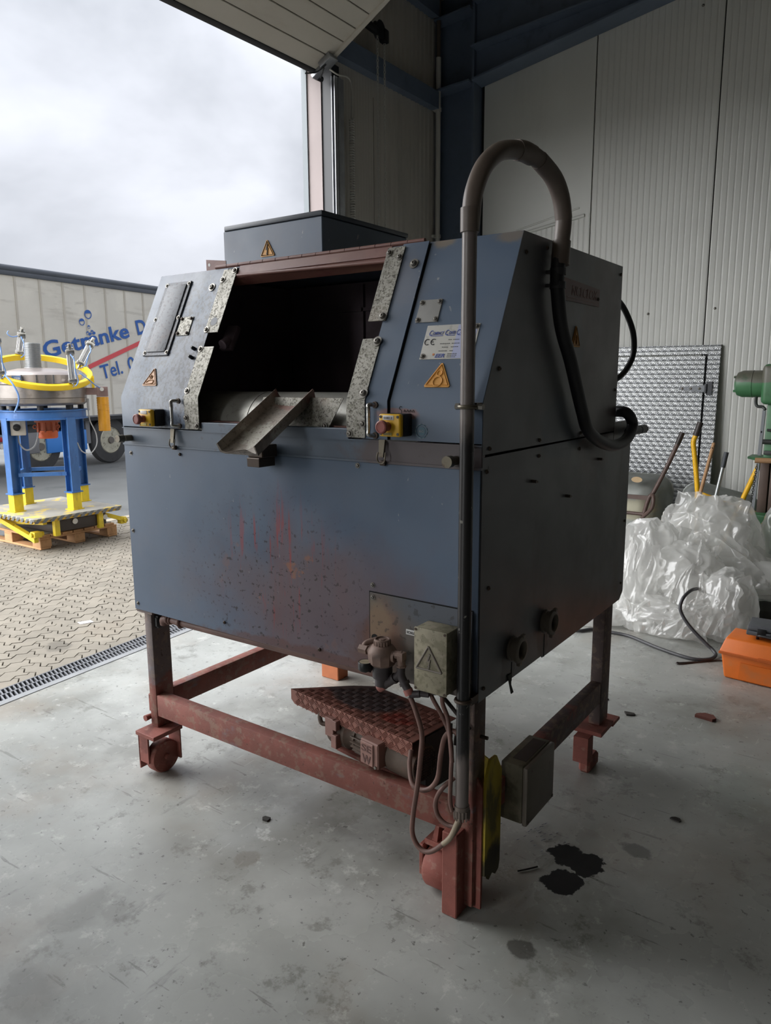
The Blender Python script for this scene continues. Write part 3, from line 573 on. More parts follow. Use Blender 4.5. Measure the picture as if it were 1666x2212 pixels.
# hand chain on its wheel
hc = thing('hand_chain', 'endless hand chain hanging in two runs from its black wheel on the gate wall', 'chain', H(3.60, .09, 4.4))
b = B(); c0 = H(3.56, .12, 4.42); b.lathe([(.05, -.02), (.07, -.02), (.05, 0), (.07, .02), (.05, .02)], c0, E2, 18); b.obox(c0+E1*.08-ZZ*.02, E1, E2, ZZ, .035, .03, .05, .01); b.obox(c0-E1*.11-ZZ*.02, E1, ZZ, E2, .09, .03, .02, .01); obj('chain_wheel', b, 'black_plastic', hc)
lk = B(); R_ = .014
for s in (3.535, 3.645):
    b = B()
    for k in range(120):
        z = 4.42-k*.026; c = H(s, .12, z); ax = E1 if k % 2 else E2; sd_ = E2 if k % 2 else E1
        b.tube([c+sd_*.008*math.cos(a)+ZZ*.016*math.sin(a) for a in (i*math.pi/4 for i in range(8))], .0036, 5, 1, closed=True)
    obj('chain_run', b, 'chain', hc)
lk.bm.free()
# conduit beside the column
cd = thing('conduit', 'grey plastic conduit running up beside the blue corner column', 'pipe', H(4.78, .03, 1))
b = B(); b.cyl(H(4.745, .06, 0), H(4.745, .06, 4.62), .024); obj('pipe', b, 'conduit', cd)
b = B(); b.cyl(H(4.745, .06, 4.62), H(4.745, .06, 5.15), .020); obj('upper_pipe', b, 'purlin', cd)
for z in (3.0, 4.15):
    b = B(); b.cyl(H(4.745, .06, z), H(4.745, .06, z+.03), .031); b.obox(H(4.73, .03, z+.015), E1, E2, ZZ, .03, .012, .012); obj('clamp', b, 'conduit', cd)
# ------------------------------------------------------------------ the machine
W = 1.597; DL, DUP = 1.321, 1.114; ZB, ZR, ZH, ZK, ZT, YT = .718, 1.401, 1.470, 1.583, 2.062, .2306
mc = thing('finishing_machine', 'large worn blue-grey parts finishing machine with open slanted hood on red-brown frame', 'machine', (-.8, .66, 0))
NS = V((0, -.9012, .4334)); US = V((0, .4334, .9012))          # normal and up of the slanted hood front
def SL(x, t, out=0): return V((x, 0, ZK))+US*t+NS*out           # point on the slanted front, t metres up from the knee
TS = .5315
def ts(z): return (z-ZK)/.9012
sc6 = screw_mesh('screw', .009, 'screw'); sc5 = screw_mesh('screw', .0065, 'screw'); sc8 = screw_mesh('screw', .012, 'screw'); scd = screw_mesh('screw', .0075, 'screw_dark', False)
FY = V((0, -1, 0)); FX = V((1, 0, 0))
def scr(me, p, n, parent=None): return inst('screw', me, parent or mc, frame(p, n))
# casing
b = B(); b.box(-W, -.004, 0, .004, ZB, ZR-.004, .0015, 1); fp = obj('front_panel', b, 'blue_paint', mc)
b = B(); b.prism([(0, .003, .714), (0, .46, .714), (0, .462, .706), (0, 1.28, .706), (0, DL, .735), (0, DL, 1.436), (0, .003, 1.432)], (-.004, 0, 0)); sp_ = obj('side_panel', b, 'blue_side', mc)
b = B(); b.prism([(-W, .003, ZB), (-W, DL, ZB), (-W, DL, 1.43), (-W, .003, 1.43)], (.004, 0, 0)); obj('side_panel', b, 'blue_paint', mc)
b = B(); b.box(-W+.005, -.005, DL-.006, DL-.002, ZB, 1.43); obj('back_panel', b, 'blue_side', mc)
b = B(); b.box(-W+.006, -.006, .006, DL-.008, ZB+.004, ZB+.012); b.box(-W+.003, -W+.10, .005, .05, ZB-.012, ZB+.003); obj('bottom_plate', b, 'frame_red', mc)
b = B(); b.box(-W+.003, -.001, 1.10, DL-.001, 1.431, 1.45); b.box(-.012, .001, 1.10, DL+.002, 1.40, 1.474); obj('back_ledge', b, 'blue_side', mc)
# rim band below the hood
b = B(); b.box(-W, -.001, .001, .02, ZR, ZH-.004, .0015, 1); b.box(-W-.001, 0, -.004, .003, ZR-.004, ZR+.003); b.box(-W-.001, 0, -.003, .004, ZH-.008, ZH-.004)
b.box(-1.134, -.463, -.003, .03, ZH-.006, 1.497, .002, 1); obj('rim_band', b, 'band_paint', mc)
b = B(); b.box(-1.2, -.42, .05, .08, ZH, 1.500); obj('inner_rim', b, 'lip_red', mc)
# hood: side walls, back, top, slanted fronts with the opening left free
side = [(0, .002, 1.440), (0, .002, ZK), (0, YT, ZT), (0, DUP, ZT), (0, DUP, 1.440)]
b = B(); b.prism(side, (-.004, 0, 0)); hs = obj('hood_side', b, 'blue_side', mc)
b = B(); b.prism([(-W, p[1], p[2]) for p in side], (.004, 0, 0)); obj('hood_side', b, 'blue_paint', mc)
b = B(); b.box(-W+.005, -.005, DUP-.005, DUP-.001, 1.44, ZT-.005); obj('hood_back', b, 'blue_side', mc)
b = B(); b.box(-W+.002, -.002, YT, DUP, ZT-.004, ZT); obj('hood_top', b, 'blue_paint', mc)
OX0, OX1 = -1.205, -.408
def front(x0, x1, out, name, zlow=ZH):
    b = B(); th = .004
    P = [V((x0, -out, zlow)), V((x0, -out, ZK-.0))+V((0, 0, out*.2)), SL(x0, TS, out)]; Q = [V((x0, -out+th, zlow)), V((x0, -out+th, ZK)), SL(x0, TS, out-th)]
    b.prism(P+Q[::-1], (x1-x0, 0, 0)); return obj(name, b, 'blue_paint', mc)
front(-W+.001, OX0, 0, 'hood_front'); front(-.306, -.001, 0, 'hood_front'); hd = front(OX1, -.313, .007, 'hood_flap')
b = B(); b.box(-.32, -.30, .003, .008, ZH, ZK); obj('joint_strip', b, 'hole_black', mc)
b = B(); b.obox(SL(-.31, TS/2, -.006), FX, US, NS, .014, TS/2, .002); obj('joint_strip', b, 'hole_black', mc)
b = B(); b.prism([SL(-1.14, ts(2.030), .004), SL(-1.14, TS, .004), SL(-1.14, TS, -.004), SL(-1.14, ts(2.03), -.004)], (.686, 0, 0)); b.cyl(SL(-1.205, ts(2.028), .002), SL(-.41, ts(2.014), .002), .006); b.prism([SL(-1.2, ts(2.02), .0), SL(-1.2, ts(2.02), -.05), SL(-1.2, ts(2.028), -.05), SL(-1.2, ts(2.034), 0)], (.79, 0, 0)); obj('hood_lip', b, 'lip_red', mc)
b = B(); b.cyl((-1.277, .234, 2.070), (-.335, .234, 2.070), .006, seg=10); b.box(-1.277, -.335, .232, .27, 2.062, 2.067)
for k in range(15): b.cyl((-1.277+k*.063, .234, 2.070), (-1.277+k*.063+.0605, .234, 2.070), .0075, seg=10)
obj('piano_hinge', b, 'lip_red', mc)
# inside: dark chamber, trough and drum
b = B(); b.box(-1.42, -.22, .80, .81, 1.30, 2.05); 
for x in (-1.42, -.23): b.prism([(x, .03, 1.30), (x, .03, 1.60), (x, .235, 2.045), (x, .80, 2.045), (x, .80, 1.30)], (.01, 0, 0))
b.box(-1.41, -.23, .03, .80, 1.29, 1.30); obj('inner_lining', b, 'inside_dark', mc)
b = B(); b.box(-1.0, -.99, .785, .80, 1.31, 2.04); b.box(-1.25, -.4, .785, .80, 1.93, 1.945); obj('lining_joint', b, 'inside_dark', mc)
b = B(); b.cyl((-1.40, .21, 1.468), (-.24, .21, 1.468), .135, seg=40); b.cyl((-1.0, .21, 1.468), (-.99, .21, 1.468), .137, seg=40); obj('drum', b, 'drum_steel', mc)
b = B(); b.obox((-1.17, .19, 1.80), (1, 0, 0), (0, .5, .9), (0, -.9, .5), .03, .05, .012, .006); b.cyl((-1.16, .17, 1.79), (-1.16, .14, 1.775), .018); obj('latch_block', b, 'inside_dark', mc)
# stainless guard strips
def strip(name, x0, x1, zt, zb, bent, skew, holes, out=.009):
    b = B(); th = .003
    if bent:
        P = [V((x0, -out, 1.472)), V((x0, -out, ZK))+V((0, 0, out*.2)), SL(x0, ts(zt), out)]; Q = [V((x0, -out+th, 1.472)), V((x0, -out+th, ZK)), SL(x0, ts(zt), out-th)]
        b.prism(P+Q[::-1], (x1-x0, 0, 0))
    else: b.prism([SL(x0, ts(zb), out-th), SL(x1, ts(zb), out-th), SL(x1, ts(zt), out-th), SL(x0, ts(zt), out-th)], NS*th)
    o = obj(name, b, 'stainless', mc)
    for x, z, me in holes:
        if z > ZK: scr(me, SL(x, ts(z), out), NS, o)
        else: scr(me, (x, -out, z), FY, o)
    return o
strip('guard_strip', -.461, -.395, 2.052, 1.819, False, 0, [(-.450, 2.035, sc6), (-.406, 2.018, sc6), (-.408, 1.832, sc8)], .012)
strip('guard_strip', -.462, -.392, 1.765, 0, True, 0, [(-.403, 1.755, sc8), (-.402, 1.60, sc8), (-.400, 1.515, sc6), (-.450, 1.484, sc6)], .012)
strip('guard_strip', -1.215, -1.143, 2.050, 1.815, False, 0, [(-1.155, 2.043, sc6), (-1.205, 2.012, sc6), (-1.207, 1.826, sc6)])
strip('guard_strip', -1.214, -1.138, 1.763, 0, True, 0, [(-1.206, 1.755, sc6), (-1.207, 1.605, sc6), (-1.206, 1.512, sc6), (-1.149, 1.484, sc6)])
b = B(); b.cyl(SL(-1.18, ts(1.855), .009), SL(-1.18, ts(1.855), .0095), .017, seg=24); obj('round_mark', b, 'plate_grey', mc)
# screws on the hood and panels
for x, z in ((-1.263, 1.992), (-.347, 1.993)): scr(sc8, SL(x, ts(z), .0 if x < -1 else .007), NS)
for x, z in ((-1.249, 1.760), (-1.248, 1.728)):
    b = B(); b.cyl(SL(x, ts(z), 0), SL(x, ts(z), .016), .007); b.cyl(SL(x, ts(z), .012), SL(x, ts(z), .02), .005); obj('stud', b, 'black_plastic', mc)
for x, z in ((-1.555, 1.365), (-1.26, 1.375), (-.43, 1.385), (-1.575, .745), (-1.575, 1.05), (-.377, 1.012), (-1.06, .760), (-.60, .752)): scr(sc5 if x > -.5 or x < -1.5 else scd, (x, 0, z), FY, fp)
for y, z in ((.392, 2.035), (.246, 2.005), (.09, 1.674), (.04, 1.455), (.38, 1.455), (.736, 1.455), (1.09, 2.03), (1.085, 1.60)): scr(scd, (0, y, z), FX, hs)
for y, z in ((.025, 1.392), (.38, 1.405), (.73, 1.40), (1.28, 1.40), (.03, .75), (1.28, .78), (1.29, 1.05), (.05, 1.05)): scr(scd, (0, y, z), FX, sp_)
for y, z in ((.33, 1.33), (.62, 1.245), (.93, 1.345)):
    b = B(); b.cyl((0, y, z), (.018, y, z), .005, seg=8); b.cyl((.012, y-.006, z), (.012, y+.02, z-.003), .004, seg=8); obj('peg', b, 'screw_dark', mc)
# plates and signs
def plate(name, x0, x1, z0, z1, m, th=.003, bev=.0, out=0):
    b = B(); b.obox(SL((x0+x1)/2, (ts(z0)+ts(z1))/2, out+th/2), FX, US, NS, (x1-x0)/2, (ts(z1)-ts(z0))/2, th/2, bev, 1); return obj(name, b, m, mc)
pl1 = plate('cover_plate', -1.540, -1.389, 1.738, 2.026, 'plate_grey', .006, .002)
b = B(); b.obox(SL(-1.463, (ts(1.738)+ts(2.026))/2, .008), FX, US, NS, .055, .145, .003, .003); obj('raised_field', b, 'plate_grey', pl1)
for x, z in ((-1.530, 2.015), (-1.399, 2.015), (-1.530, 1.75), (-1.399, 1.75), (-1.532, 1.88), (-1.397, 1.882)): scr(sc5, SL(x, ts(z), .006), NS, pl1)
pl2 = plate('small_plate', -1.382, -1.312, 1.813, 1.884, 'stainless', .003, .001)
for x, z in ((-1.373, 1.876), (-1.32, 1.876), (-1.373, 1.821), (-1.32, 1.821)): scr(scd, SL(x, ts(z), .003), NS, pl2)
pl3 = plate('blank_plate', -.290, -.212, 1.811, 1.879, 'stainless_clean', .003, .001)
for x, z in ((-.282, 1.871), (-.220, 1.871), (-.282, 1.819), (-.220, 1.819)): scr(sc5, SL(x, ts(z), .003), NS, pl3)
pl4 = plate('name_plate', -.242, -.066, 1.702, 1.801, 'nameplate', .002, .0008)
for x, z in ((-.232, 1.711), (-.076, 1.792), (-.076, 1.711)): scr(sc5, SL(x, ts(z), .002), NS, pl4)
for x, z, w, m in ((-.155, 1.702+.006, .085, 0),): pass
tx = lambda s, x, z, h, m, w=None, bold=0, sh=0: text('lettering', s, pl4, m, SL(x, ts(z), .0022), NS, US, w, h, bold, sh)
b = B(); b.obox(SL(-.104, (ts(1.7025)+ts(1.80))/2, .0022), FX, US, NS, .032, .053, .0002); obj('pale_field', b, 'print_pale', pl4)
for s, x, w, h in (('C', -.228, .0115, .024), ('OMPACT', -.2155, .037, .014), ('C', -.174, .0115, .024), ('ONTI', -.1615, .022, .014), ('C', -.136, .0115, .024), ('O', -.1235, .009, .014)): tx(s, x, 1.7725 if h < .02 else 1.7705, h, 'print_blue', w, .01, .25)
b = B()
for x0, x1 in ((-.222, -.180), (-.167, -.141), (-.130, -.112)): b.obox(SL((x0+x1)/2, ts(1.7695), .0025), FX, US, NS, (x1-x0)/2, .0009, .0003)
obj('underline', b, 'print_blue', pl4)
b = B()
for cx, a0, a1 in ((-.228, 60, 300), (-.207, 60, 300)): b.tube([SL(cx+.009*math.cos(math.radians(a)), ts(1.752)+.009*math.sin(math.radians(a)), .0025) for a in range(a0, a1+1, 20)], .0013, 6, 1)
b.obox(SL(-.212, ts(1.752), .0025), FX, US, NS, .0045, .0012, .0006); obj('ce_mark', b, 'print_dark', pl4)
b = B()
for x0, x1, z in ((-.158, -.150, 1.757), (-.142, -.122, 1.757), (-.183, -.150, 1.746), (-.144, -.118, 1.746), (-.174, -.156, 1.736), (-.144, -.124, 1.736), (-.182, -.158, 1.725), (-.146, -.136, 1.725), (-.150, -.12, 1.7165), (-.150, -.12, 1.712), (-.150, -.125, 1.7075)):
    x = x0
    while x < x1:
        w = random.uniform(.0025, .006); b.obox(SL(x+w/2, ts(z), .0025), FX, US, NS, w/2, .0009, .0002); x += w+.0012
obj('small_print', b, 'print_dark', pl4)
tx('EER', -.190, 1.7065, .0165, 'print_blue', .032, .02, .25)
b = B(); b.obox(SL(-.1965, ts(1.7155), .0025), FX, US, NS, .0028, .003, .0004); obj('logo_square', b, 'print_orange', pl4)
def tri_sign(name, ap, half, hgt, m, n, u, r, draw, lm='sign_line'):
    """a raised triangular warning plate; ap is its top point"""
    n = V(n).normalized(); u = V(u).normalized(); r = V(r).normalized(); ap = V(ap); b = B(); c = ap-u*(hgt*.62)
    A = [ap, ap-u*hgt+r*half, ap-u*hgt-r*half]; k = .06; P = []
    for i in range(3):
        p = A[i]; P += [p+(A[i-1]-p)*k, p+(A[(i+1) % 3]-p)*k]
    b.prism(P, n*.0035); t_ = obj(name, b, m, mc)
    b = B(); I = [c+(p-c)*.80+n*.004 for p in A]; b.tube(I, .0018, 6, 1, closed=True); obj('border', b, lm, t_)
    b = B(); draw(b, lambda x, y: c+r*(x*half)+u*(y*hgt)+n*.0042); obj('symbol', b, lm, t_)
    return t_
def bolt(b, f): b.prism([f(.02, .36), f(-.16, -.02), f(.02, .03), f(-.05, -.20), f(-.12, -.18), f(.0, -.34), f(.10, -.15), f(.04, -.16), f(.16, .12), f(-.02, .06), f(.14, .34)], V((f(0, 0)-f(0, 1)).cross(f(1, 0)-f(0, 0))).normalized()*.0022)
def gears(b, f):
    for y, r in ((.16, .19), (-.17, .33)):
        b.tube([f(r*math.cos(a*math.pi/12), y+r*math.sin(a*math.pi/12)*.58) for a in range(24)], .0019, 6, 1, closed=True)
def hand(b, f):
    b.tube([f(-.5, -.2), f(-.2, -.10), f(.3, -.08), f(.42, -.18), f(.3, -.26), f(-.5, -.30)], .002, 6, 3); b.tube([f(-.25, .12), f(-.15, .0), f(.1, .02), f(.1, .15)], .002, 6, 1); b.tube([f(-.1, .2), f(-.05, .05)], .002, 6, 1)
def excl(b, f):
    b.tube([f(r, y) for r, y in ((-.15, -.05), (0, .15), (.15, -.05), (0, -.25))], .0018, 6, 3, closed=True)
UX, UYd = FX, US
tri_sign('warning_sign', SL(-.1585, ts(1.694), 0), .045, .079, 'sign_yellow', NS, US, FX, gears, 'sign_yellow')
tri_sign('warning_sign', SL(-1.442, ts(1.695), 0), .044, .077, 'sign_tan', NS, US, FX, hand)
tri_sign('warning_sign', (0, .655, 1.822), .038, .072, 'sign_yellow', FX, ZZ, (0, 1, 0), excl)
# faded red maker's plate on the side
b = B(); b.prism([(0, .535, 1.895), (0, .865, 1.895), (0, .865, 1.955), (0, .535, 1.965)], (.003, 0, 0)); rl = obj('maker_plate', b, 'red_label', mc)
text('lettering', 'NCLCLOX', rl, 'red_label_mark', (.0032, .60, 1.915), FX, ZZ, .24, .045, 0, .15)
b = B(); b.box(.003, .0036, .56, .84, 1.905, 1.907); obj('line', b, 'red_label_mark', rl); scr(scd, (.003, .845, 1.92), FX, rl)
# emergency stops
def estop(x0, x1, z0, z1, txt):
    w = x1-x0; b = B(); b.box(x0, x1, -.045, -.001, z0, z1, .004); o = obj('emergency_stop', b, 'estop_body', mc)
    b = B(); b.box(x0, x1, -.064, -.0455, z0, z1, .006, 3); obj('cover', b, 'estop_yellow', o)
    cx, cz = x0+w*.42, (z0+z1)/2-.003
    b = B(); b.lathe([(.013, .0), (.013, .012), (.010, .014), (.010, .018), (.0175, .021), (.0195, .027), (.0185, .034), (.0150, .036), (.0145, .0345), (.0, .0345)], (cx, -.064, cz), FY, 28); obj('button', b, 'estop_red', o)
    b = B(); b.box(cx-.016, cx+.022, -.0655, -.064, z1-.017, z1-.004, .001); obj('tag', b, 'sticker_white', o)
    if txt: text('lettering', txt, o, 'print_dark', (cx-.012, -.0657, z1-.014), FY, ZZ, .029, .009, .01)
    b = B(); b.box(cx-.014, cx+.016, -.0655, -.064, z0+.004, z0+.012); obj('lower_tag', b, 'guard_yellow', o)
    for x in (x0+.008, x1-.008):
        for z in (z0+.008, z1-.008):
            b = B(); b.cyl((x, -.0645, z), (x, -.0655, z), .0042, seg=10); obj('cover_screw', b, 'print_dark', o)
    return o
estop(-.3035, -.2285, 1.484, 1.549, 'S102.2')
estop(-1.410, -1.335, 1.478, 1.541, '')
b = B(); b.cyl((-.196, 0, 1.499), (-.196, -.001, 1.499), .013, seg=28); b.torus((-.196, -.001, 1.499), FY, .0185, .0018, 28, 6); bd = obj('round_sticker', b, 'badge', mc)
for k in range(10):
    a = k*math.pi/5; b = B(); b.obox((-.196+.0195*math.cos(a), -.0012, 1.499+.0195*math.sin(a)), (-math.sin(a), 0, math.cos(a)), (math.cos(a), 0, math.sin(a)), FY, .003, .002, .0004); obj('rim_mark', b, 'badge_rim', bd)
text('lettering', 'BG', bd, 'badge_rim', (-.204, -.0016, 1.4955), FY, ZZ, .016, .009, .01)
b = B(); sq = [(-.264, 1.566), (-.270, 1.569), (-.274, 1.562), (-.266, 1.556), (-.268, 1.548), (-.276, 1.549)]
b.tube([(x, -.0008, z) for x, z in sq], .0008, 5, 4); x = -.258
for k in range(4): b.tube([(x, -.0008, 1.552), (x+.002, -.0008, 1.559), (x+.005, -.0008, 1.557), (x+.006, -.0008, 1.552)], .0007, 5, 3); x += .010
obj('pen_scribble', b, 'print_dark', mc)
# grab handles and latches
for x, xi in ((-.392, -.355), (-1.291, -1.243)):
    b = B(); y = -.032; x2 = (x+xi)/2+.010
    b.tube([(xi, -.007, 1.572), (xi-.004, -.018, 1.573), (x2, y, 1.571), (x2, y, 1.555), (x2, y, 1.50), (x2, y, 1.485), (xi-.004, -.018, 1.481), (xi, -.007, 1.481)], .0062, 12, 6); h_ = obj('grab_handle', b, 'chrome', mc)
    b = B(); b.cyl((xi, -.007, 1.572), (xi, -.013, 1.572), .010); b.cyl((xi, -.007, 1.481), (xi, -.013, 1.481), .010); obj('mount', b, 'screw_dark', h_)
for x in (-.327, -1.280):
    b = B(); b.prism([(x-.012, -.006, 1.470), (x+.010, -.006, 1.470), (x+.007, -.012, 1.418), (x-.009, -.012, 1.418)], (0, -.008, 0)); b.tube([(x-.014, -.016, 1.432), (x-.015, -.02, 1.415), (x-.009, -.018, 1.401), (x+.008, -.018, 1.401), (x+.014, -.02, 1.415), (x+.013, -.016, 1.432)], .0022, 8, 4); l_ = obj('toggle_latch', b, 'latch', mc)
    b = B(); b.box(x-.010, x+.009, -.014, -.004, 1.392, 1.408, .002); obj('catch', b, 'screw_dark', l_)
b = B(); b.cyl((-.082, .0, 1.421), (-.082, -.035, 1.421), .013); b.cyl((-.082, -.03, 1.421), (-.082, -.052, 1.421), .0165); obj('pin', b, 'latch', mc)
b = B(); b.cyl((-1.55, .0, 1.425), (-1.55, -.03, 1.425), .012); b.cyl((-1.55, -.035, 1.425), (-1.55, -.062, 1.425), .0145); obj('pin', b, 'latch', mc)
# chute
b = B(); A0, A1 = V((-.752, .09, 1.583)), V((-.752, -.16, 1.432)); ax = (A1-A0).normalized(); lt = V((1, 0, 0)); nn = lt.cross(ax); nn = nn if nn.z > 0 else -nn
hw = .082; sect = [(-hw, .038), (-hw+.004, .040), (-hw+.006, .010), (-hw+.016, .003), (0, 0), (hw-.016, .003), (hw-.006, .010), (hw-.002, .036), (hw+.006, .040), (hw+.008, .036), (hw, .002), (hw-.014, -.003), (0, -.005), (-hw+.014, -.003), (-hw-.001, .006)]
def chs(t):
    skew = V((0, 0, 0)); return [A0+ax*((A1-A0).length*t)+lt*u+nn*v+ax*(.03*abs(u)/hw*(1 if t > .5 else 0)) for u, v in sect]
rings = []; nseg = 14
for k in range(nseg+1): rings.append([b.bm.verts.new(p) for p in chs(k/nseg)])
for k in range(nseg):
    for i in range(len(sect)): b.bm.faces.new((rings[k][i], rings[k][(i+1) % len(sect)], rings[k+1][(i+1) % len(sect)], rings[k+1][i]))
b.bm.faces.new(rings[0]); b.bm.faces.new(rings[-1][::-1]); obj('chute', b, 'chute', mc)
b = B(); b.prism([(-.905, .03, 1.492), (-.57, .03, 1.492), (-.53, .06, 1.588), (-.88, .06, 1.588)], (0, .004, .001)); sp2 = obj('splash_plate', b, 'stainless', mc); scr(sc6, (-.585, .030, 1.50), FY, sp2)
b = B(); b.box(-.83, -.762, -.075, -.004, 1.395, 1.437, .003, 1); b.box(-.825, -.768, -.085, -.010, 1.365, 1.395, .002, 1); obj('chute_bracket', b, 'screw_dark', mc)
# control cabinet on top
CX0, CX1, CY0, CY1, CT = -1.354, -.845, .35, .90, 2.240
b = B(); b.box(CX0, CX1, CY0, CY1, ZT, CT-.016, .002, 1); cab = obj('control_cabinet', b, 'blue_paint', mc)
b = B(); b.box(CX0+.008, CX1+.004, CY0-.004, CY1+.008, CT-.014, CT+.004, .004, 2); obj('lid', b, 'truck_rail', cab)
b = B(); b.box(CX0+.004, CX1-.002, CY0+.003, CY1-.003, CT-.018, CT-.012); obj('lid_gap', b, 'hole_black', cab)
b = B(); b.cyl((CX1, .62, 2.125), (CX1+.012, .62, 2.125), .012); b.cyl((CX1, .60, 2.118), (CX1+.02, .60, 2.118), .006); obj('lock', b, 'latch', cab)
tri_sign('warning_sign', (-1.115, CY0-.0, 2.172), .038, .062, 'sign_yellow', FY, ZZ, FX, bolt, 'sign_black')
b = B(); b.prism([(-1.372, .27, 2.062), (-1.262, .27, 2.062), (-1.262, .27, 2.098), (-1.372, .27, 2.111)], (0, .003, 0)); ear = obj('ear_plate', b, 'lip_red', mc)
b = B(); b.cyl((-1.355, .2695, 2.090), (-1.355, .2745, 2.090), .006); obj('hole', b, 'sticker_white', ear)
# riser pipe with its arch and the hose down the side
PX, PYY = -.0235, -.045
b = B(); b.cyl((PX, PYY, .375), (PX, PYY, 2.04), .0195, seg=24); rp_ = obj('riser_pipe', b, 'pipe_plastic', mc)
b = B(); b.cyl((PX, PYY, 2.018), (PX, PYY, 2.078), .0245, seg=24); obj('sleeve', b, 'sleeve', rp_); b = B(); b.cyl((PX, PYY, .37), (PX, PYY, .405), .0225, seg=18); obj('sleeve', b, 'sleeve', rp_)
b = B()
for k in range(14):
    a = k*math.pi/7; b.box(PX+.0225*math.cos(a)-.002, PX+.0225*math.cos(a)+.002, PYY+.0225*math.sin(a)-.002, PYY+.0225*math.sin(a)+.002, .362, .392)
obj('gland', b, 'sleeve', rp_)
arch = [(PX, PYY, 2.02), (PX, PYY+.006, 2.055), (-.022, -.031, 2.112), (-.018, .002, 2.174), (-.012, .046, 2.217), (-.005, .106, 2.247), (.007, .196, 2.263), (.017, .281, 2.257), (.027, .36, 2.226), (.033, .409, 2.179), (.036, .429, 2.123), (.035, .423, 2.056), (.034, .418, 2.02)]
b = B(); b.tube(arch, .0245, 20, 8); ap_ = obj('arch_hose', b, 'sleeve', mc)
b = B(); b.tube([(.002, .165, 2.260), (.008, .20, 2.263), (.013, .24, 2.261)], .0275, 20, 5); obj('sleeve', b, 'sleeve', ap_); b = B(); b.cyl((.035, .423, 2.055), (.035, .416, 1.985), .0275, seg=18); obj('sleeve', b, 'sleeve', ap_); b = B(); b.tube([(.036, .429, 2.12), (.033, .409, 2.179), (.027, .36, 2.226), (.017, .281, 2.257)], .0262, 18, 4, rads=[.0255, .0262, .0265, .026]); obj('sleeve', b, 'sleeve', ap_)
b = B(); b.tube([(.035, .422, 2.04), (.032, .405, 1.965), (.034, .41, 1.90), (.034, .45, 1.80), (.036, .53, 1.70), (.037, .60, 1.60), (.038, .65, 1.53), (.04, .70, 1.47), (.046, .80, 1.425), (.052, .93, 1.398), (.055, 1.05, 1.402), (.055, 1.13, 1.43), (.052, 1.165, 1.465), (.045, 1.14, 1.50), (.02, 1.13, 1.515), (-.06, 1.17, 1.51)], .0215, 18, 8); obj('side_hose', b, 'hose_dark', mc)
for z, t in ((1.965, .03), (1.925, .026)):
    b = B(); b.cyl((.033, .408, z-.01), (.033, .408, z+.01), .0245, seg=18); b.obox((.006, .402, z), (1, 0, 0), (0, 1, 0), (0, 0, 1), .014, .010, .005); obj('hose_clip', b, 'hose_mid', mc)
b = B(); b.cyl((.03, 1.19, 1.432), (.03, 1.40, 1.432), .017); b.cyl((.03, 1.33, 1.432), (.03, 1.405, 1.432), .0185, seg=16); obj('hose_stub', b, 'black_plastic', mc)
b = B(); b.tube([(-.06, 1.10, 1.965), (-.04, 1.15, 1.955), (-.02, 1.225, 1.91), (0, 1.285, 1.82), (.0, 1.29, 1.73), (-.02, 1.22, 1.655), (-.06, 1.13, 1.62)], .0115, 12, 8); obj('loop_cable', b, 'black_plastic', mc)
b = B(); b.box(PX-.021, PX+.021, -.03, .0, 1.565, 1.583); b.torus((PX, PYY, 1.573), ZZ, .0215, .006, 24, 8); b.cyl((PX-.035, PYY+.012, 1.573), (PX+.035, PYY+.012, 1.573), .0065, seg=10); pc = obj('pipe_clamp', b, 'latch', mc)
for dx in (-.036, .036):
    b = B(); b.cyl((PX+dx-.006, PYY+.012, 1.573), (PX+dx+.006, PYY+.012, 1.573), .009, seg=6); obj('nut', b, 'screw', pc)
b = B(); b.torus((PX, PYY, .735), ZZ, .0215, .006, 24, 8); b.box(PX-.02, PX+.025, -.04, .0, .722, .745); obj('pipe_clamp', b, 'screw_dark', mc)
# service flap, terminal box, label
b = B(); b.box(-.390, -.02, -.0012, -.0003, .722, .992); obj('flap_gap', b, 'hole_black', mc)
b = B(); b.box(-.386, -.02, -.004, -.0013, .722, .988, .001, 1); fl_ = obj('service_flap', b, 'flap_paint', mc)
for x, z in ((-.374, .974), (-.376, .74)): scr(sc5, (x, -.004, z), FY, fl_)
b = B(); b.cyl((-.367, -.0045, .842), (-.367, -.0055, .842), .0125, seg=18); obj('hole', b, 'hole_black', fl_)
b = B(); b.box(-.1685, -.060, -.075, -.004, .748, .938, .005, 2); tb = obj('terminal_box', b, 'box_lid', mc)
b = B(); b.box(-.170, -.0585, -.082, -.0755, .746, .940, .004, 2); lid = obj('lid', b, 'box_lid', tb)
for x in (-.163, -.065):
    for z in (.753, .933): 
        b = B(); b.cyl((x, -.082, z), (x, -.0835, z), .004, seg=10); obj('lid_screw', b, 'screw_dark', tb)
b = B(); A = [V((-.119, -.083, .889)), V((-.0745, -.083, .817)), V((-.1605, -.083, .817))]
for i in range(3): b.tube([A[i], A[(i+1) % 3]], .0032, 8, 1)
f_ = lambda x, y: V((-.1175+x*.043, -.083, .842+y*.072)); bolt(b, f_); obj('bolt_sign', b, 'box_grey', tb)
b = B(); b.box(-.248, -.16, -.0052, -.004, .878, .8945); lb = obj('label_strip', b, 'sticker_white', mc); text('lettering', 'SCHLEIFEN'[:5], lb, 'print_dark', (-.2455, -.0053, .882), FY, ZZ, .030, .0115, .012)
for k, x in enumerate((-.145, -.125, -.10)):
    b = B(); b.cyl((x, -.035, .746), (x, -.035, .725), .010, seg=12); b.cyl((x, -.035, .735), (x, -.035, .728), .012, seg=6); obj('cable_gland', b, 'hose_mid', tb)
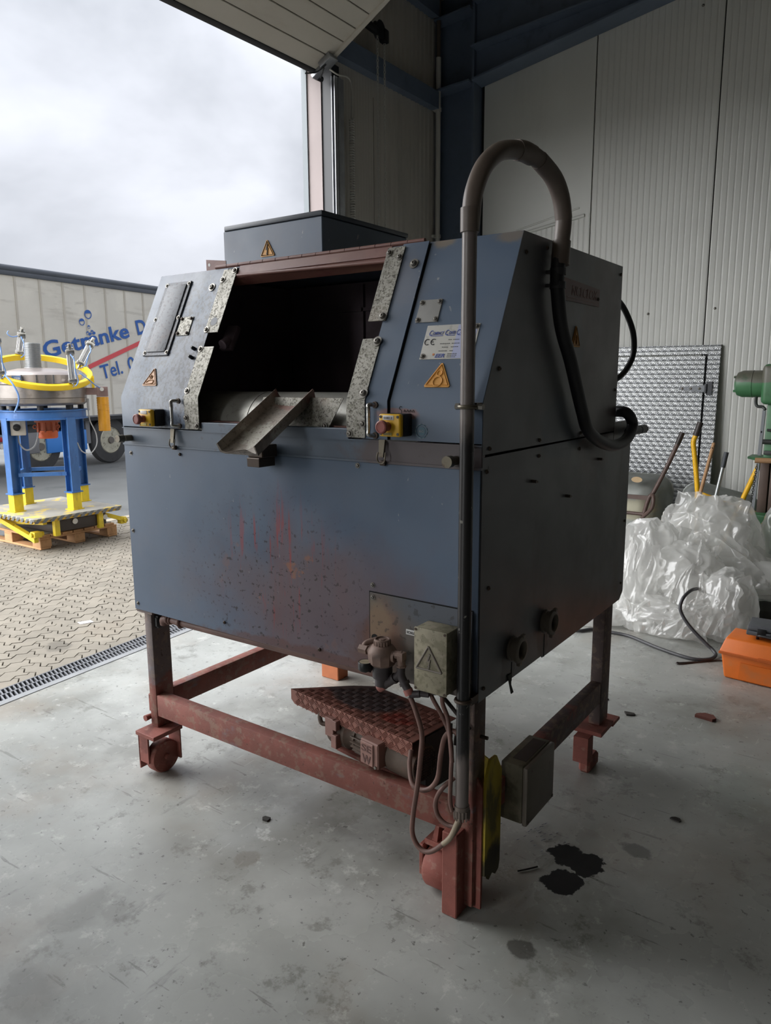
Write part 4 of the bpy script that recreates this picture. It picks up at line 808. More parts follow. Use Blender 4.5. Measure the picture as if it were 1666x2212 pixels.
# pressure regulator
rg = B(); rx, ry = -.297, -.062
rg.lathe([(.0, .722), (.024, .722), (.024, .745), (.031, .748), (.031, .785), (.033, .788)], (rx, ry, 0), ZZ, 24); o = obj('pressure_regulator', rg, 'reg_dark', mc)
b = B(); b.lathe([(.035, .788), (.042, .795), (.045, .82), (.044, .832), (.034, .848), (.026, .853)], (rx, ry, 0), ZZ, 10); b.cyl((rx-.045, ry, .822), (rx+.05, ry, .822), .017, seg=16); obj('body', b, 'brass_dusty', o)
b = B(); b.lathe([(.0245, .85), (.0255, .866), (.024, .871), (.020, .871), (.019, .867), (.010, .867), (.009, .870), (.0, .870)], (rx, ry, 0), ZZ, 20)
for k in range(18): a = k*math.pi/9; b.box(rx+.025*math.cos(a)-.0015, rx+.025*math.cos(a)+.0015, ry+.025*math.sin(a)-.0015, ry+.025*math.sin(a)+.0015, .852, .866)
obj('cap', b, 'brass_dusty', o)
b = B(); gx, gy = -.338, -.095; b.lathe([(.0, .772), (.020, .772), (.0225, .776), (.0225, .796), (.021, .799), (.019, .799), (.0185, .797)], (gx, gy, 0), ZZ, 22); b.cyl((gx, gy, .765), (gx, gy, .772), .006); b.cyl((gx+.004, gy+.01, .765), (rx-.02, ry, .80), .008, seg=10); ga = obj('gauge', b, 'black_plastic', o)
b = B(); b.cyl((gx, gy, .797), (gx, gy, .7985), .0185); b.obox((gx, gy, .799), (1, .4, 0), (-.4, 1, 0), ZZ, .012, .0012, .0006); obj('gauge_face', b, 'gauge_face', o)
b = B(); b.tube([(-.345, -.062, .822), (-.37, -.058, .824), (-.372, -.04, .835), (-.35, -.012, .842), (-.345, 0, .842)], .0095, 12, 5); b.cyl((-.352, -.062, .822), (-.382, -.062, .822), .0145, seg=6); obj('inlet_elbow', b, 'brass_dusty', o)
b = B(); b.cyl((-.25, -.062, .83), (-.225, -.062, .832), .0125, seg=8); b.box(-.237, -.216, -.074, -.05, .815, .842, .002); b.cyl((-.227, -.062, .818), (-.227, -.062, .792), .0125, seg=12); b.cyl((-.227, -.062, .80), (-.227, -.062, .795), .015, seg=6); obj('outlet_elbow', b, 'brass_dusty', o)
b = B(); y = -.065; b.tube([(-.227, y, .795), (-.228, y, .778), (-.245, y, .758), (-.262, y, .746)], .0125, 14, 5); b.tube([(-.227, y, .785), (-.225, y, .766), (-.212, y, .745), (-.20, y, .728)], .0125, 14, 5); b.cyl((-.246, y, .758), (-.253, y, .752), .0165, seg=12); b.cyl((-.216, y, .752), (-.211, y, .744), .0165, seg=12); b.cyl((-.253, y, .752), (-.292, y, .722), .0135, seg=16); yt = obj('y_coupling', b, 'reg_dark', o)
b = B(); b.cyl((-.289, y, .7245), (-.307, y, .7105), .0145, seg=16); b.cyl((-.203, y, .732), (-.195, y, .716), .0145, seg=16); obj('pink_ring', b, 'hose_pink', o, label='pink collar ring')
b = B(); b.cyl((-.195, y, .717), (-.165, y+.01, .722), .011, seg=12); b.cyl((-.17, y+.01, .722), (-.14, y+.02, .722), .009, seg=10); obj('coupling', b, 'reg_dark', o)
# cross pipe under the front
b = B(); b.tube([(-1.455, .045, .690), (-1.40, .045, .688), (-.36, .045, .700)], .0155, 16, 1); xp = obj('cross_pipe', b, 'cable_brown', mc)
b = B(); b.torus((-1.44, .045, .689), FX, .017, .007, 18, 8); b.torus((-1.425, .045, .689), FX, .016, .005, 18, 8); b.tube([(-1.45, .045, .69), (-1.475, .045, .68), (-1.48, .05, .66)], .017, 14, 4); obj('elbow', b, 'cable_brown', xp)
b = B(); b.torus((-1.365, .045, .689), FX, .018, .007, 18, 8); b.box(-1.372, -1.358, .03, .06, .695, .718); obj('pipe_clip', b, 'cable_brown', xp)
b = B(); b.box(-1.524, -1.500, .035, .062, .640, .693, .002); b.box(-1.512, -1.502, .030, .036, .648, .685); obj('switch', b, 'black_plastic', mc)
# frame
def tubeb(name, x0, x1, y0, y1, z0, z1): b = B(); b.box(x0, x1, y0, y1, z0, z1, .004, 2); return obj(name, b, 'frame_red', mc)
tubeb('post', -1.568, -1.524, .02, .112, .20, ZB-.002); tubeb('post', -.066, -.02, .02, .092, .02, ZB-.002)
tubeb('post', -.052, -.002, 1.11, 1.208, .19, .712); tubeb('post', -1.585, -1.535, 1.19, 1.29, .20, ZB-.002)
tubeb('front_rail', -1.524, -.066, .022, .072, .252, .346); tubeb('side_rail', -1.572, -1.524, .112, 1.19, .262, .352); tubeb('side_rail', -.048, -.004, .092, 1.11, .292, .386)
# castors
def castor(cx, cy, zp, m='foot_red', rear=False):
    b = B(); b.box(cx-.062, cx+.058, cy-.072, cy+.078, zp-.018, zp, .002, 1); o = obj('castor', b, m, mc)
    if rear: return o
    b = B(); b.lathe([(.022, -.026), (.066, -.026), (.0705, -.018), (.0705, .018), (.066, .026), (.022, .026)], (cx-.005, cy+.015, .0705), FX, 30); b.cyl((cx-.045, cy+.015, .0705), (cx+.035, cy+.015, .0705), .012); obj('wheel', b, 'foot_red', o)
    b = B(); b.box(cx-.058, cx+.002, cy-.062, cy-.054, .062, zp-.018); b.box(cx-.060, cx-.054, cy-.062, cy-.015, .028, zp-.018); obj('fork_plate', b, m, o)
    b = B(); b.box(cx-.03, cx+.045, cy+.070, cy+.076, .045, zp-.018); b.box(cx-.015, cx+.015, cy-.05, cy+.06, zp-.03, zp-.018); obj('fork_plate', b, m, o)
    return o
castor(-1.522, .022, .200)
o = castor(-.03, 1.12, .188, rear=True)
b = B(); b.box(-.075, -.01, 1.00, 1.06, .058, .172, .002, 1); b.box(-.06, -.012, 1.03, 1.15, .0, .06, .01, 1); obj('foot_block', b, 'foot_red', o)
b = B(); b.box(-.09, .03, 1.19, 1.28, .162, .176, .002, 1); obj('toe_plate', b, 'foot_red', o)
o = castor(-1.56, 1.24, .20, rear=True); b = B(); b.box(-1.62, -1.50, 1.20, 1.29, .0, .182, .004, 1); obj('foot_block', b, 'foot_orange', o)
b = B(); b.box(-1.592, -1.568, .03, .10, .255, .335, .004, 1); lug = obj('lug', b, 'foot_red', mc); b = B(); b.cyl((-1.58, .03, .236), (-1.58, .0, .236), .011, .013); obj('pin', b, 'foot_red', lug)
# front right foot: jack leg, roller, guards
b = B(); b.box(-.100, -.047, -.030, .040, 0, .283, .003, 1); jl = obj('jack_leg', b, 'foot_red', mc); b = B(); b.cyl((-.072, .012, .2832), (-.072, .012, .2842), .009, seg=16); obj('hole', b, 'hole_black', jl)
b = B(); b.lathe([(.02, -.042), (.07, -.042), (.075, -.034), (.075, .034), (.07, .042), (.02, .042)], (-.160, .085, .0755), FX, 32); b.cyl((-.215, .085, .0755), (-.10, .085, .0755), .014); obj('roller', b, 'foot_red', mc)
b = B(); b.box(-.222, -.206, .03, .13, .05, .16, .003, 1); b.box(-.21, -.10, .045, .125, .155, .175, .002, 1); b.prism([(-.185, .05, .175), (-.165, .05, .175), (-.155, .05, .255), (-.165, .05, .255)], (0, .05, 0)); obj('fork_plate', b, 'foot_red', mc)
b = B(); b.prism([(-.066, .038, .012), (0, .038, .012), (0, .038, .425), (-.034, .038, .472), (-.066, .038, .472)], (0, .009, 0)); obj('guard_plate', b, 'foot_red', mc)
b = B(); b.prism([(0, .046, .125), (0, .07, .115), (0, .075, .098), (0, .10, .11), (0, .12, .092), (0, .142, .10), (0, .150, .125), (0, .152, .44), (0, .115, .502), (0, .075, .505), (0, .046, .44)], (.009, 0, 0)); b.prism([(-.06, .15, .12), (-.002, .15, .12), (-.002, .15, .44), (-.06, .15, .47)], (0, .005, 0)); obj('yellow_guard', b, 'guard_yellow', mc)
b = B(); b.cyl((-.02, .06, .58), (.004, .06, .58), .006, seg=8); obj('bolt', b, 'screw_dark', mc)
# motor under a tread plate hood
ou = V((.988, -.157, 0)); ov = V((.157, .988, 0)); O0 = V((-.865, .138, .497))
def MP(u, v, z=0): return O0+ou*u+ov*v+V((0, 0, z))
LN = .617; b = B(); b.prism([MP(0, 0), MP(LN, 0), MP(LN-.01, .236), MP(.217, .235), MP(.15, .18)], (0, 0, -.003)); b.prism([MP(0, -.001), MP(LN, -.001), MP(LN, -.001, -.055), MP(.02, -.001, -.055), MP(0, -.001, -.04)], ov*.003); tp = obj('tread_hood', b, 'tread', mc)
b = B(); p_ = .0268; 
for i in range(-2, 26):
    for j in range(0, 13):
        cu = (i+.5)*p_; cv = (j+.5)*p_
        if cv > .218 or cu > LN-.016 or cu < .016 or (cu < .215 and cv > cu*1.05-.02): continue
        for k in range(5):
            o_ = (k-2)*.0048
            if (i+j) % 2: c = MP(cu+o_, cv); a_, c_ = ov, ou
            else: c = MP(cu, cv+o_); a_, c_ = ou, ov
            b.obox(c+V((0, 0, .0006)), a_, c_, ZZ, .0088, .0012, .0018)
    for j in range(2):
        cu = (i+.5)*p_
        if cu > LN-.014 or cu < .014 or (j and cu < .03): continue
        for k in range(5):
            s_ = 1 if (i+j) % 2 else -1; o_ = (k-2)*.0056
            c = MP(cu+o_*.7, -.0018, -.0155-j*.0265+o_*s_*-.7)
            b.obox(c, (ou+ZZ*s_), (ou*-s_+ZZ), ov, .0088, .0012, .0018)
obj('tread_bars', b, 'tread', tp, kind='stuff')
mx = lambda u: MP(u, .062, -.098)
b = B(); ax_ = ou; b.lathe([(.02, .195), (.055, .195), (.068, .205), (.068, .225), (.060, .232), (.066, .245), (.066, .29), (.056, .30), (.05, .325), (.058, .335)], MP(0, .062, -.098), ax_, 28); mo = obj('motor', b, 'motor', mc)
b = B(); b.lathe([(.052, .32), (.052, .50), (.03, .50)], MP(0, .062, -.098), ax_, 24)
for k in range(22):
    a = k*2*math.pi/22; d_ = ov*math.cos(a)+ZZ*math.sin(a); b.obox(mx(.41)+d_*.057, ou, d_, d_.cross(ou), .085, .009, .0015)
obj('cooling_fins', b, 'motor', mo)
b = B(); b.lathe([(.062, .495), (.068, .50), (.068, .60), (.058, .618), (.0, .618)], MP(0, .062, -.098), ax_, 28); fc = obj('fan_cowl', b, 'motor', mo)
b = B()
for k in range(-5, 6):
    h_ = math.sqrt(max(0, .055**2-(k*.0095)**2)); c = mx(.619)
    b.obox(c+ov*(k*.0095), ou, ov, ZZ, .001, .0016, h_); b.obox(c+ZZ*(k*.0095), ou, ov, ZZ, .001, h_, .0016)
obj('fan_grille', b, 'cable_dark', mo)
b = B(); b.obox(MP(.455, -.012, -.085), ou, ov, ZZ, .042, .024, .045, .004, 1); b.obox(MP(.447, -.038, -.085), ou, ov, ZZ, .031, .003, .040, .003, 1); bx = obj('terminal_cover', b, 'motor_box', mo)
text('lettering', 'SE', mo, 'motor_mark', MP(.424, -.0412, -.077), -ov, ZZ, .046, .034, .012, 0, .001)
text('lettering', 'W', mo, 'motor_mark', MP(.428, -.0412, -.118), -ov, ZZ, .040, .042, .012, 0, .001)
b = B(); b.cyl(MP(.486, -.036, -.122), MP(.486, -.041, -.122), .005, seg=10); obj('cover_screw', b, 'screw', mo)
b = B(); b.obox(MP(.235, -.008, -.07), ou, ov, ZZ, .022, .012, .035, .002, 1); b.obox(MP(.262, -.012, -.055), ou, ov, ZZ, .013, .01, .018, .002, 1); b.obox(MP(.262, -.01, -.115), ou, ov, ZZ, .014, .014, .025, .002, 1); obj('brake_lug', b, 'motor_box', mo)
b = B(); b.tube([MP(.19, .02, -.035), MP(.165, .01, -.035), MP(.158, .005, -.06), MP(.168, .005, -.085), MP(.192, .02, -.085)], .0085, 10, 5); obj('lifting_eye', b, 'motor', mo)
b = B(); b.obox(MP(.40, .09, -.168), ou, ov, ZZ, .17, .07, .006); b.cyl(MP(.48, .02, -.163), MP(.60, .02, -.163), .011); obj('motor_base', b, 'frame_red', mo)
b = B(); b.obox(MP(.575, .15, -.115), ou, ov, ZZ, .03, .07, .10); obj('dark_housing', b, 'cable_dark', mc)
# cables at the front right corner
def cable(pts, r, m, sub=7): b = B(); b.tube(pts, r, 12, sub); return obj('cable', b, m, mc)
y = -.06
cable([(-.20, -.055, .705), (-.176, y, .665), (-.155, y, .60), (-.153, y-.01, .53), (-.163, y-.012, .43), (-.178, y-.012, .33), (-.180, y-.012, .265), (-.155, y-.012, .228), (-.118, y-.01, .228), (-.075, y, .268), (-.035, PYY, .33), (PX, PYY, .39)], .0078, 'cable_brown')
cable([(-.075, y-.004, .268), (-.05, y-.002, .30), (PX-.004, PYY, .37)], .0082, 'cable_pale', 5)
y = -.03
cable([(-.246, .02, .485), (-.238, .0, .438), (-.205, y, .400), (-.155, y, .402), (-.118, y, .45), (-.106, y, .535), (-.092, y, .595), (-.062, y, .622), (-.035, -.03, .60)], .0078, 'cable_brown')
cable([(-.075, .0, .455), (-.10, y, .425), (-.122, y, .378), (-.118, y, .335), (-.09, y, .312), (-.055, y, .315), (-.03, PYY, .345), (PX, PYY, .39)], .0072, 'cable_brown')
cable([(-.142, -.035, .735), (-.135, -.035, .712), (-.107, y, .665), (-.082, y, .62), (-.058, -.05, .575), (-.052, -.062, .50), (-.054, -.062, .42), (-.046, -.062, .385)], .0065, 'cable_brown')
cable([(-.10, -.035, .735), (-.098, -.035, .70), (-.083, y, .655), (-.062, -.05, .595), (-.050, -.06, .54)], .0068, 'cable_brown')
cable([(-.125, -.03, .735), (-.10, -.01, .70), (-.06, .0, .655), (-.03, .01, .62)], .006, 'cable_dark'); cable([(-.05, -.02, .72), (-.052, -.02, .66), (-.058, -.03, .58)], .005, 'cable_dark')
# switch box low on the side rail
b = B(); b.box(-.020, .056, .205, .420, .236, .436, .004, 2); eb = obj('junction_box', b, 'box_cream', mc)
b = B(); b.box(.0565, .074, .203, .422, .232, .434, .005, 2); obj('lid', b, 'box_grey', eb)
b = B(); b.box(.004, .05, .24, .40, .4362, .4375); obj('dust', b, 'box_top_dust', eb)
for yy, z in ((.214, .243), (.411, .243)):
    b = B(); b.cyl((.074, yy, z), (.0755, yy, z), .006, seg=12); obj('lid_screw', b, 'screw_dark', eb)
# side connectors
for yy, z in ((.224, .814), (.477, .832)):
    b = B(); b.lathe([(.022, .0), (.040, .0), (.040, .006), (.036, .009), (.036, .02), (.043, .022), (.043, .032), (.036, .036), (.030, .036), (.027, .030), (.027, .010), (.022, .008)], (0, yy, z), FX, 28, closed=True); cn = obj('hose_coupling', b, 'box_grey', mc)
    b = B(); b.cyl((.0005, yy, z), (.008, yy, z), .0275); obj('bore', b, 'hole_black', cn)
    for s_ in (-1, 1):
        b = B(); b.obox((.03, yy+s_*.012, z+s_*.042), FX, (0, 1, 0), ZZ, .006, .009, .006, .002, 1); obj('claw', b, 'box_grey', cn)
    b = B(); b.box(.0002, .0012, yy-.004, yy-.001, .706, z-.045); obj('slot', b, 'hole_black', cn)
b = B(); b.prism([(.001, .19, .735), (.001, .215, .735), (.004, .208, .70), (.01, .214, .675), (.008, .203, .672)], (.003, 0, 0)); obj('torn_seal', b, 'rag_dark', mc)
# ------------------------------------------------------------------ yard: trailer
TA0 = V((-11.924, 5.152, 0)); TD = V((-.1356, .9908, 0)); TO = V((.9908, .1356, 0))
def T(s, z, o=0): return TA0+TD*s+TO*o+V((0, 0, z))
tr = thing('truck_trailer', 'curtain-sided trailer with blue drinks lettering parked across the yard', 'trailer', T(1, 0, -1.2))
def tb_(s0, s1, z0, z1, o0, o1, bev=0): b = B(); b.obox(T((s0+s1)/2, (z0+z1)/2, (o0+o1)/2), TD, TO, ZZ, (s1-s0)/2, abs(o1-o0)/2, (z1-z0)/2, bev); return b
obj('side_curtain', tb_(-6, 7.5, .95, 3.43, -2.5, 0), 'tarp', tr)
for k in range(-12, 15): obj('curtain_strap', tb_(.24+k*.495-.02, .24+k*.495+.02, .96, 3.42, 0, .012), 'tarp_band', tr)
b = tb_(-6.05, 7.55, 3.42, 3.50, -2.5, .03, .01); b.cyl(T(-6.05, 3.54, -.02), T(7.55, 3.54, -.02), .062, seg=16); obj('roof_rail', b, 'truck_rail', tr)
obj('roof', tb_(-6, 7.5, 3.55, 3.6, -2.5, -.02), 'truck_grey', tr)
obj('side_rail', tb_(-6, 7.5, .865, .955, -2.45, .012), 'truck_dark', tr); obj('rave', tb_(-6, 7.5, .935, .965, 0, .02), 'truck_grey', tr)
obj('underframe', tb_(-5.8, 7.3, .55, .87, -1.9, -.6), 'truck_dark', tr)
obj('blue_locker', tb_(.66, 1.57, .31, .70, -.55, -.05, .015), 'truck_blue', tr); obj('grey_locker', tb_(.19, .52, .33, .72, -.6, -.06, .03), 'truck_grey', tr)
obj('mud_flap', tb_(1.60, 1.70, .42, .93, -.5, -.1), 'truck_grey', tr)
for s in (-.85, .55, 2.19):
    b = B(); b.lathe([(.26, -.15), (.43, -.15), (.465, -.11), (.465, -.03), (.44, .0), (.27, .02), (.26, 0)], T(s, .445, -.10), TO, 40, closed=True); w_ = obj('wheel', b, 'tyre', tr)
    b = B(); b.lathe([(.265, .0), (.25, .01), (.235, -.02), (.20, -.05), (.13, -.06), (.12, -.02), (.06, -.01), (.0, -.01)], T(s, .445, -.09), TO, 32); obj('rim', b, 'rim', w_)
    b = B(); b.cyl(T(s, .445, -.15), T(s, .445, -.06), .085, .065, 20)
    for k in range(10): a = k*math.pi/5; p = T(s+.15*math.cos(a), .445+.15*math.sin(a), -.15); b.cyl(p, p+TO*.03, .02, .015, 8)
    obj('hub', b, 'hub', w_)
    b = B(); b.lathe([(.26, -.15), (.46, -.15), (.46, .1), (.26, .1)], T(s, .445, -2.1), TO, 28, closed=True); obj('wheel', b, 'tyre', tr)
obj('rear_bumper', tb_(-.52, -.25, .50, .72, -.3, -.02, .01), 'truck_grey', tr); obj('tail_lamp', tb_(-.40, -.26, .60, .68, -.02, .0, .01), 'lamp_red', tr)
b = B(); b.cyl(T(-.28, .52, -.03), T(-.28, .52, .0), .05); obj('round_reflector', b, 'sticker_white', tr)
sl_ = .225; UT = (TD+ZZ*sl_).normalized(); VT = (ZZ-TD*sl_).normalized()
text('lettering', 'Getränke', tr, 'truck_text', T(.72, 2.045, .013), TO, VT, 2.12, .40, .024)
text('lettering', 'D', tr, 'truck_text', T(3.01, 2.565, .013), TO, VT, .27, .40, .026)
text('lettering', 'Tel.', tr, 'truck_text', T(2.0, 1.66, .013), TO, VT, .56, .385, .012)
text('lettering', '0', tr, 'truck_text', T(2.71, 1.825, .013), TO, VT, .2, .385, .012)
b = B(); b.obox(T(2.72, 2.276, .013), TD+ZZ*.372, TO, ZZ-TD*.372, 1.10, .0012, .042); obj('red_stripe', b, 'truck_red', tr)
b = B()
for s, z, r in ((1.76, 2.885, .085), (1.604, 2.735, .065), (1.758, 2.650, .034), (1.72, 2.535, .034), (1.83, 2.56, .038)):
    b.lathe([(r, 0), (r*.80, 0), (r*.80, .002), (r, .002)], T(s, z, .0125), TO, 24, closed=True)
    b.prism([T(s+r*.85*math.cos(a), z+r*.85*math.sin(a), .0128) for a in (k*math.pi/12+.4 for k in range(11))], TO*.002)
obj('bubbles', b, 'truck_text', tr)
# ------------------------------------------------------------------ pallet, lift table, sieve
pal = thing('pallet', 'pale wooden euro pallet on the pavers under the yellow lift table', 'pallet', (-6.54, 2.5, 0))
bd = lambda n, x0, x1, y0, y1, z0, z1, m='pallet_wood': obj(n, B().box(x0, x1, y0, y1, z0, z1, .004, 1), m, pal)
for y in (2.05, 2.43, 2.81): bd('bottom_board', -7.14, -5.93, y, y+.11, 0, .02)
for x in (-7.14, -6.60, -6.075):
    for y in (2.05, 2.42, 2.80): bd('block', x, x+.145, y, y+.12, .02, .098)
    bd('stringer_board', x, x+.145, 2.05, 2.92, .098, .120)
for k in range(7): bd('deck_board', -7.14, -5.93, 2.05+k*.1215, 2.05+k*.1215+.112, .120, .142)
bd('plywood_sheet', -7.12, -5.96, 2.07, 2.88, .142, .148, 'pallet_grey')
lt_ = thing('lift_table', 'low yellow scissor lift table with hazard stripes standing on the pallet', 'lift table', (-6.28, 2.35, .148))
TX0, TX1, TY0, TY1 = -6.80, -5.69, 1.87, 2.83
b = B(); b.box(TX0, TX1, TY0, TY1, .335, .360, .004, 1); obj('table_top', b, 'table_top', lt_)
b = B(); b.box(TX0+.01, TX1-.01, TY0+.01, TY1-.01, .315, .336); obj('table_rim', b, 'hazard_yellow', lt_)
n_ = 14; w_ = (TX1-TX0)/n_
for k in range(n_):
    b = B(); x = TX0+k*w_; b.prism([(x, TY0-.003, .315), (x+w_*.5, TY0-.003, .315), (x+w_, TY0-.003, .358), (x+w_*.5, TY0-.003, .358)], (0, .003, 0)); obj('hazard_stripe', b, 'hazard_grey', lt_)
n_ = 12; w_ = (TY1-TY0)/n_
for k in range(n_):
    b = B(); y = TY0+k*w_; b.prism([(TX1, y, .315), (TX1, y+w_*.5, .315), (TX1, min(y+w_, TY1), .358), (TX1, y+w_*.5, .358)], (.003, 0, 0)); obj('hazard_stripe', b, 'hazard_grey', lt_)
b = B(); b.box(-6.85, -5.78, 2.12, 2.70, .18, .30, .01); obj('base_box', b, 'cable_dark', lt_)
b = B(); b.cyl((-5.775, 2.34, .265), (-5.765, 2.34, .265), .028); b.cyl((-5.775, 2.68, .255), (-5.765, 2.68, .255), .026); obj('roller', b, 'sticker_white', lt_)
for y in (2.14, 2.62): b = B(); b.box(-5.80, -5.75, y-.028, y+.028, .15, .32, .006); obj('foot', b, 'scissor_yellow', lt_)
b = B(); b.obox((-5.80, 2.80, .235), (.05, .25, -.10), (1, 0, 0), ZZ, .13, .022, .022); b.box(-5.83, -5.76, 2.86, 2.93, .15, .22, .006); b.cyl((-5.86, 2.90, .19), (-5.73, 2.90, .19), .022); obj('pull_arm', b, 'scissor_yellow', lt_)
b = B(); b.obox((-6.22, 1.98, .20), (.62, .0, -.14), (0, 1, 0), ZZ, .36, .022, .024); b.obox((-6.25, 2.06, .255), (.7, .0, .06), (0, 1, 0), ZZ, .42, .02, .024); b.box(-5.92, -5.84, 1.95, 2.03, .148, .205, .006); b.cyl((-5.88, 1.93, .176), (-5.88, 2.06, .176), .022); obj('scissor_arm', b, 'scissor_yellow', lt_)
sv = thing('sieve_machine', 'round vibrating sieve with yellow clamping ring on blue stand in the yard', 'sieve', (-6.28, 2.40, .36))
SC = V((-6.28, 2.40, 0)); ST = V((.505, .863, 0)); SVD = V((.863, -.505, 0))   # lateral and towards-us directions used to lay out the stand
def SP(u, z, o=0): return SC+ST*u+SVD*o+V((0, 0, z))
for dx, dy in ((0.009, -.385), (.391, .036), (-.373, -.058), (-.025, .397)):
    c = SC+V((dx*.96, dy*.96, 0)); rad = V((dx, dy, 0)).normalized(); per = V((-rad.y, rad.x, 0))
    b = B(); b.obox(c+V((0, 0, .45)), rad, per, ZZ, .047, .05, .085); b.obox(c+V((0, 0, .364)), rad, per, ZZ, .062, .066, .004); obj('boot', b, 'boot_yellow', sv)
    b = B(); b.obox(c+V((0, 0, .54)), rad, per, ZZ, .062, .066, .006)
    for o_ in (-.045, .045): b.obox(c+rad*o_+V((0, 0, .915)), rad, per, ZZ, .004, .048, .37)
    b.obox(c+V((0, 0, .915)), rad, per, ZZ, .045, .004, .37); obj('leg', b, 'blue_frame', sv)
for z in (.725, ):
    for (ax, ay), (bx_, by_) in (((.009, -.37), (.376, .035)), ((.376, .035), (-.024, .381)), ((-.024, .381), (-.358, -.056)), ((-.358, -.056), (.009, -.37))):
        a = SC+V((ax, ay, z)); c = SC+V((bx_, by_, z)); m_ = (a+c)/2; d_ = (c-a); b = B(); b.obox(m_, d_, d_.cross(ZZ), ZZ, d_.length/2-.05, .018, .018); obj('brace', b, 'blue_frame', sv)
b = B(); b.lathe([(.30, 1.265), (.43, 1.265), (.43, 1.275), (.415, 1.28), (.415, 1.345), (.43, 1.35), (.43, 1.36), (.30, 1.36)], SC, ZZ, 12, closed=True); obj('stand_ring', b, 'blue_frame', sv)
for k in range(8):
    a = k*math.pi/4+.2; b = B(); b.cyl(SC+V((.36*math.cos(a), .36*math.sin(a), 1.36)), SC+V((.36*math.cos(a), .36*math.sin(a), 1.415)), .03, seg=14); obj('rubber_buffer', b, 'rubber', sv)
b = B(); b.lathe([(.0, 1.40), (.40, 1.405), (.425, 1.43), (.43, 1.47), (.425, 1.475), (.43, 1.48), (.432, 1.60), (.425, 1.605), (.43, 1.615), (.38, 1.62)], SC, ZZ, 48); obj('bowl', b, 'sieve_steel', sv)
b = B(); b.lathe([(.395, 1.60), (.395, 1.70), (.38, 1.715), (.34, 1.735), (.20, 1.765), (.0, 1.775)], SC, ZZ, 48); lid = obj('lid', b, 'lid_steel', sv)
b = B()
for u in (-.16, -.03, .05, .12): b.obox(SP(u, 1.65, .39), ST, SVD, ZZ, .006, .008, .05)
obj('lid_clips', b, 'chrome', lid)
b = B(); b.obox(SP(-.20, 1.665, .352), (ST+SVD*.45), (SVD-ST*.45), ZZ, .05, .004, .028, .003); dp = obj('data_plate', b, 'sieve_plate_blue', lid)
text('lettering', 'TER', lid, 'sticker_white', SP(-.225, 1.655, .368), SVD-ST*.45, ZZ, .06, .03)
# clamping ring, slightly tilted, with its four cylinders
RN = (ZZ+ST*.095+SVD*.35).normalized(); RC = SP(.02, 1.735)
b = B(); b.lathe([(.435, -.028), (.475, -.028), (.480, -.02), (.480, .022), (.474, .028), (.435, .028)], RC, RN, 56, closed=True); obj('clamp_ring', b, 'ring_yellow', sv)
for (u, o, z0, u2, o2, z1) in ((-.34, .33, 1.72, -.345, .32, 2.06), (.29, .36, 1.64, .285, .36, 1.955), (-.175, -.40, 1.93, -.135, -.42, 2.15), (.40, -.22, 1.82, .53, -.28, 2.05)):
    a, c = SP(u, z0, o), SP(u2, z1, o2); ax_ = (c-a).normalized(); sd_ = ax_.cross(SVD).normalized(); fr_ = sd_.cross(ax_); Ln = (c-a).length
    b = B(); b.cyl(a, a+ax_*(Ln-.03), .030, seg=18)
    for s_ in (-1, 1):
        for q_ in (-1, 1): b.cyl(a+sd_*(.028*s_)+fr_*(.028*q_), a+ax_*(Ln-.03)+sd_*(.028*s_)+fr_*(.028*q_), .006, seg=8)
    cy = obj('air_cylinder', b, 'stainless_clean', sv)
    b = B(); b.obox(a, sd_, fr_, ax_, .042, .042, .02, .006); b.cyl(a-ax_*.06, a, .012); obj('end_cap', b, 'chrome', cy)
    b = B(); b.obox(a+ax_*(Ln-.04), sd_, fr_, ax_, .042, .042, .024, .006); b.obox(c+ax_*.01, sd_, fr_, ax_, .018, .03, .035, .008); b.cyl(c-sd_*.03, c+sd_*.03, .012); obj('end_cap', b, 'chrome', cy)
    b = B(); b.tube([c+fr_*.04-ax_*.06, c+fr_*.075+sd_*.03-ax_*.12, a+fr_*.07+sd_*.03+ax_*.1, a+fr_*.04+sd_*.05, a+fr_*.05+sd_*.02-ax_*.05], .006, 8, 6); obj('air_line', b, 'airline_blue', cy)
b = B(); b.tube([SP(-.30, 1.70, .37), SP(-.24, 1.62, .45), SP(-.20, 1.52, .46), SP(-.205, 1.44, .45), SP(-.245, 1.35, .44)], .008, 8, 6); obj('air_line', b, 'airline_blue', sv); b = B(); b.tube([SP(.36, 1.72, .30), SP(.43, 1.66, .35), SP(.50, 1.60, .25), SP(.55, 1.57, .15)], .006, 8, 6); obj('air_line', b, 'airline_blue', sv)
b = B(); b.tube([SP(-.13, 2.12, -.40), SP(-.22, 2.09, -.36), SP(-.27, 2.12, -.36), SP(-.26, 2.15, -.38)], .005, 8, 6); obj('air_line', b, 'airline_blue', sv)
# coiled duct on the lid
cdc = SP(-.05, 1.77); b = B(); pr = []
for k in range(24): pr += [(.068, .008+k*.0098), (.077, .0105+k*.0098), (.077, .0145+k*.0098), (.068, .0165+k*.0098)]
b.lathe([(.085, 0), (.085, .008)]+pr+[(.068, .245), (.06, .245)], cdc, (ZZ+ST*.02), 28); obj('spiral_duct', b, 'coil_duct', sv)
